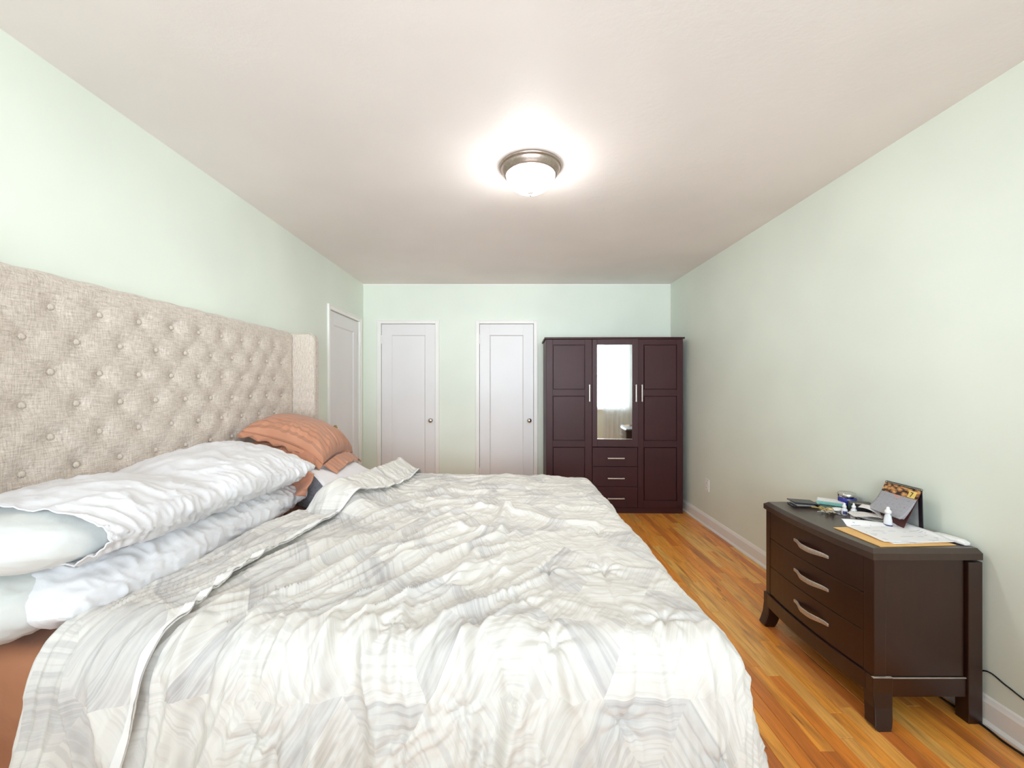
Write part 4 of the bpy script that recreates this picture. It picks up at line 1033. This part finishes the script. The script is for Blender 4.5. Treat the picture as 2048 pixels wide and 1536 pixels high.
# dropper bottles
M['label_navy'] = simple('navy_label', (62, 64, 112), .5)
M['milky'] = simple('milky_plastic', (236, 238, 242), .35, .02, Transmission_Weight=.15)
def dropper(label, x, y, s=1.0, tall=False):
    d = thing('dropper_bottle', label, 'bottle', (x, y, TZ), R(20), 'small white dropper bottles')
    if not tall:
        lathe('bottle_body', [(0, .0005), (.0115 * s, .0005), (.0125 * s, .002), (.0125 * s, .026 * s), (.010 * s, .031 * s), (.006 * s, .034 * s), (.006 * s, .036 * s), (0, .036 * s)], M['milky'], d, 24)
        lathe('cap', [(0, .0365 * s), (.0088 * s, .0365 * s), (.0085 * s, .046 * s), (.0045 * s, .050 * s), (.0038 * s, .058 * s), (.002 * s, .060 * s), (0, .060 * s)], M['white_plastic'], d, 20)
        bm = bmesh.new(); r_ = .0129 * s; ns = 10
        va = [bm.verts.new((r_ * math.cos(a), r_ * math.sin(a), .006 * s)) for a in np.linspace(R(-175), R(-95), ns)]; vb = [bm.verts.new((v.co.x, v.co.y, .021 * s)) for v in va]
        for i in range(ns - 1): bm.faces.new((va[i], va[i + 1], vb[i + 1], vb[i]))
        bm_obj('label', bm, M['label_navy'], d, True)
    else:
        bm = bmesh.new(); add_lathe(bm, [(0, .0005), (.013, .0005), (.0145, .003), (.0135, .03), (.0105, .048), (.0075, .054), (.0075, .058), (0, .058)], 26)
        for v in bm.verts: v.co.x *= .8; v.co.y *= 1.1
        bm_obj('bottle_body', bm, M['milky'], d, True)
        lathe('cap', [(0, .0585), (.0115, .0585), (.012, .066), (.010, .071), (.0062, .074), (.006, .082), (.003, .084), (0, .084)], M['white_plastic'], d, 22)
        bm = bmesh.new(); add_lathe(bm, [(.0150, .004), (.0146, .013)], 26)
        for v in bm.verts: v.co.x *= .8; v.co.y *= 1.1
        bm_obj('label', bm, M['label_navy'], d, True)
    return d
dropper('small white dropper bottle nearer the keys on the chest of drawers', 1.655, 2.045)
dropper('small white dropper bottle beside the folded leaflets, right of its twin', 1.697, 2.040)
tb = dropper('taller clear-bodied squeeze bottle with white cap in front of the desk calendar', 1.706, 1.866, tall=True); tb.scale = (1.06, 1.06, 1.1)

# blue jar with silver lid
jr = thing('jar', 'cobalt blue cosmetic jar with a silver lid by the wall', 'jar', (1.800, 2.205, TZ))
lathe('jar_body', [(0, .0005), (.036, .0005), (.040, .006), (.041, .022), (.040, .042), (.037, .047), (0, .047)], simple('cobalt_glass', (34, 44, 150), .12, .1, 8, Coat_Weight=.6), jr, 36)
lathe('lid', [(0, .0475), (.0405, .0475), (.0415, .05), (.0415, .066), (.039, .069), (0, .070)], M['steel'], jr, 36)

# black box and packet
bb = thing('black_box', 'small black cardboard box lying flat in front of the blue jar', 'box', (1.785, 2.105, TZ), R(-28))
M['blackcard'] = simple('black_card_box', (26, 25, 30), .35, .1)
M['blackcard_top'] = simple('black_card_box_top', (70, 66, 62), .4, .1)
box('box_body', -.044, .044, -.036, .036, .0005, .040, M['blackcard'], bb, .001)
box('box_lid', -.045, .045, -.037, .037, .040, .0425, M['blackcard_top'], bb, .0008)
prism('lid_label', [(-.02, -.03), (.012, -.03), (.012, -.012), (-.02, -.012)], .0426, .0430, M['chip'], bb)
pk = thing('packet', 'flat white and teal paper packet behind the keys', 'packet', (1.735, 2.232, TZ), R(-38))
box('packet_body', -.062, .062, -.036, .036, .0005, .016, simple('teal_card', (128, 196, 186), .5), pk, .002)
box('packet_cover', -.063, .063, -.0365, .030, .016, .0205, M['insert'], pk, .002)
box('packet_cover', -.058, .055, -.034, .026, .021, .0235, M['white_plastic'], pk, .001)

# wallet, tan card, keys, white case
wl_ = thing('wallet', 'black folded leather wallet at the far end of the chest of drawers', 'wallet', (1.565, 2.205, TZ), R(-8))
M['leather'] = simple('black_leather', (20, 22, 30), .32, .2, 60, bump=.3)
box('lower_flap', -.060, .055, -.042, .042, .0005, .0065, M['leather'], wl_, .003)
o = box('upper_flap', -.060, .058, -.043, .043, -.0032, .0032, M['leather'], wl_, .003); o.location = (0, .001, .0205); o.rotation_euler = (0, R(2.5), 0)
box('fold_spine', .050, .060, -.042, .042, .003, .018, M['leather'], wl_, .003)
box('card_edge', -.048, .045, -.0435, .035, .0075, .0088, M['nickel'], wl_); box('card_edge', -.05, .04, -.0425, .035, .0102, .0110, M['white_plastic'], wl_)
tc = box('tan_card', -.024, .024, -.02, .02, .0005, .0025, M['manila']); tc.location = (1.640, 2.235, TZ); tc.rotation_euler = (0, 0, R(35))
tag(tc, 'small tan card lying between wallet and packet', 'card')
ky = thing('key_bunch', 'bunch of silver and brass keys on a ring beside the wallet', 'keys', (1.592, 2.078, TZ), 0); ky.scale = (1.35, 1.35, 1.6)
bm = bmesh.new(); add_tube(bm, [(.014 * math.cos(a) + .012, .014 * math.sin(a), .010 + .004 * math.sin(a * 2)) for a in np.linspace(0, 2 * PI, 22, endpoint=False)], .0013, 6, True); bm_obj('key_ring', bm, M['brass'], ky, True)
def key(m):
    bm = bmesh.new(); add_lathe(bm, [(.0035, 0), (.0115, 0), (.0115, .002), (.0035, .002), (.0035, 0)], 18, Matrix.Translation((-.012, 0, 0)))
    add_prism(bm, [(-.022, -.0035), (-.048, -.0035), (-.052, 0), (-.048, .004), (-.045, .0022), (-.041, .004), (-.037, .0022), (-.033, .004), (-.029, .0024), (-.022, .0038)], 0, .002)
    return bm_obj('key', bm, m, ky, False, .0004, 1)
for i, (az, ly, lz, rx, m_) in enumerate(((20, .004, .002, 6, 'steel'), (48, -.004, .006, 14, 'steel'), (72, -.008, .009, -8, 'handle_ni'), (-8, .008, .010, 20, 'brass'), (98, .0, .004, 0, 'steel'), (160, .006, .003, 3, 'black_plastic'))):
    k_ = key(M[m_]); k_.location = (.004 if i < 5 else .02, ly, lz); k_.rotation_euler = (R(rx), R(5), R(az))
lathe('key_fob', [(0, 0), (.012, .0), (.014, .004), (.010, .008), (0, .009)], simple('cream_plastic', (232, 214, 170), .4), ky, 18, Matrix.Translation((.032, .024, .001)))
wc = lathe('plastic_case', [(0, 0), (.020, .0), (.026, .004), (.0275, .010), (.024, .017), (.014, .0205), (0, .0215)], M['white_plastic'], None, 36)
wc.location = (1.664, 2.092, TZ + .0006); wc.scale = (1.12, .88, 1); wc.rotation_euler = (0, 0, R(-25))
tag(wc, 'smooth rounded white plastic case between the keys and the dropper bottles', 'case')

# folded leaflets, a small stack of loose ones
lf = thing('leaflet_pile', 'crumpled pile of folded white paper leaflets between bottles and desk calendar', 'leaflets', (1.712, 1.980, TZ), R(20))
M['leaf'] = print_mat('leaflet_print', (226, 222, 218), (196, 186, 184), 14, 8, .58)
for k, (dx_, dy_, rz_, lift_, cu_) in enumerate(((0, 0, 0, .002, .004), (-.006, -.004, 14, .007, .008), (.004, .006, -10, .013, .010), (-.01, .0, 24, .019, .006))):
    n = 20; A, B = np.meshgrid(np.linspace(-.5, .5, n), np.linspace(-.5, .5, n), indexing='ij')
    Zz = lift_ + cu_ * np.cos(A * 3.0 + k) ** 2 * 1.3 + .003 * perlin(A * 4, B * 4, 90 + k)
    s_ = grid_mesh('leaflet', np.stack([A * .125, B * .074, Zz], -1), M['leaf'], lf, uv=np.stack([A + .5, B + .5], -1)); s_.location = (dx_, dy_, 0); s_.rotation_euler = (0, 0, R(rz_ - 60))
    s_.modifiers.new('t', 'SOLIDIFY').thickness = .0012
n = 16; A, B = np.meshgrid(np.linspace(0, 1, n), np.linspace(-.5, .5, n), indexing='ij')
s_ = grid_mesh('leaflet', np.stack([.045 - A * .020, -.050 + A * .095 + 0 * B, .016 + .034 * A + .014 * np.sin(A * PI) + .012 * B], -1) + np.stack([B * .03, 0 * B, 0 * B], -1), M['leaf'], lf, uv=np.stack([A, B + .5], -1))
s_.modifiers.new('t', 'SOLIDIFY').thickness = .0008
gls = thing('eyeglasses', 'folded eyeglasses with thin dark rims lying by the leaflets', 'eyeglasses', (1.668, 1.955, TZ), R(60))
M['lens'] = M['glass']
for sx_ in (-1, 1):
    pts = [(sx_ * .030 + .023 * math.cos(a), .016 * math.sin(a) + .0, .008 + .004 * math.sin(a)) for a in np.linspace(0, 2 * PI, 26, endpoint=False)]
    rm = tube('rim', pts, .0011, M['black_plastic'], gls, 6, True)
tube('bridge', [(-.008, .004, .009), (0, .007, .010), (.008, .004, .009)], .0011, M['black_plastic'], gls, 6)
for sx_ in (-1, 1): tube('temple', [(sx_ * .053, .004, .008), (sx_ * .052, .018, .006), (-sx_ * .03, .022 + .004 * sx_, .003), (-sx_ * .048, .020, .0025)], .0012, M['black_plastic'], gls, 6)

# cables by the right wall
cb = tube('power_cord', catmull([(1.835, 1.90, .02), (1.852, 1.72, .10), (1.856, 1.62, .20), (1.8575, 1.55, .193), (1.858, 1.47, .175), (1.858, 1.38, .165), (1.858, 1.2, .17), (1.858, .8, .2)], 8), .0028, M['black_plastic'], None, 8)
tag(cb, 'thin black cord running along the right wall above the baseboard', 'cord')
cb = tube('floor_cord', catmull([(1.80, 1.90, .005), (1.815, 1.72, .005), (1.826, 1.60, .005), (1.818, 1.52, .005), (1.828, 1.42, .005), (1.830, 1.32, .005), (1.82, 1.1, .005), (1.80, .7, .005)], 8), .0042, M['black_plastic'], None, 8)
tag(cb, 'black cable on the floor along the right baseboard', 'cord')

bpy.context.view_layer.update()
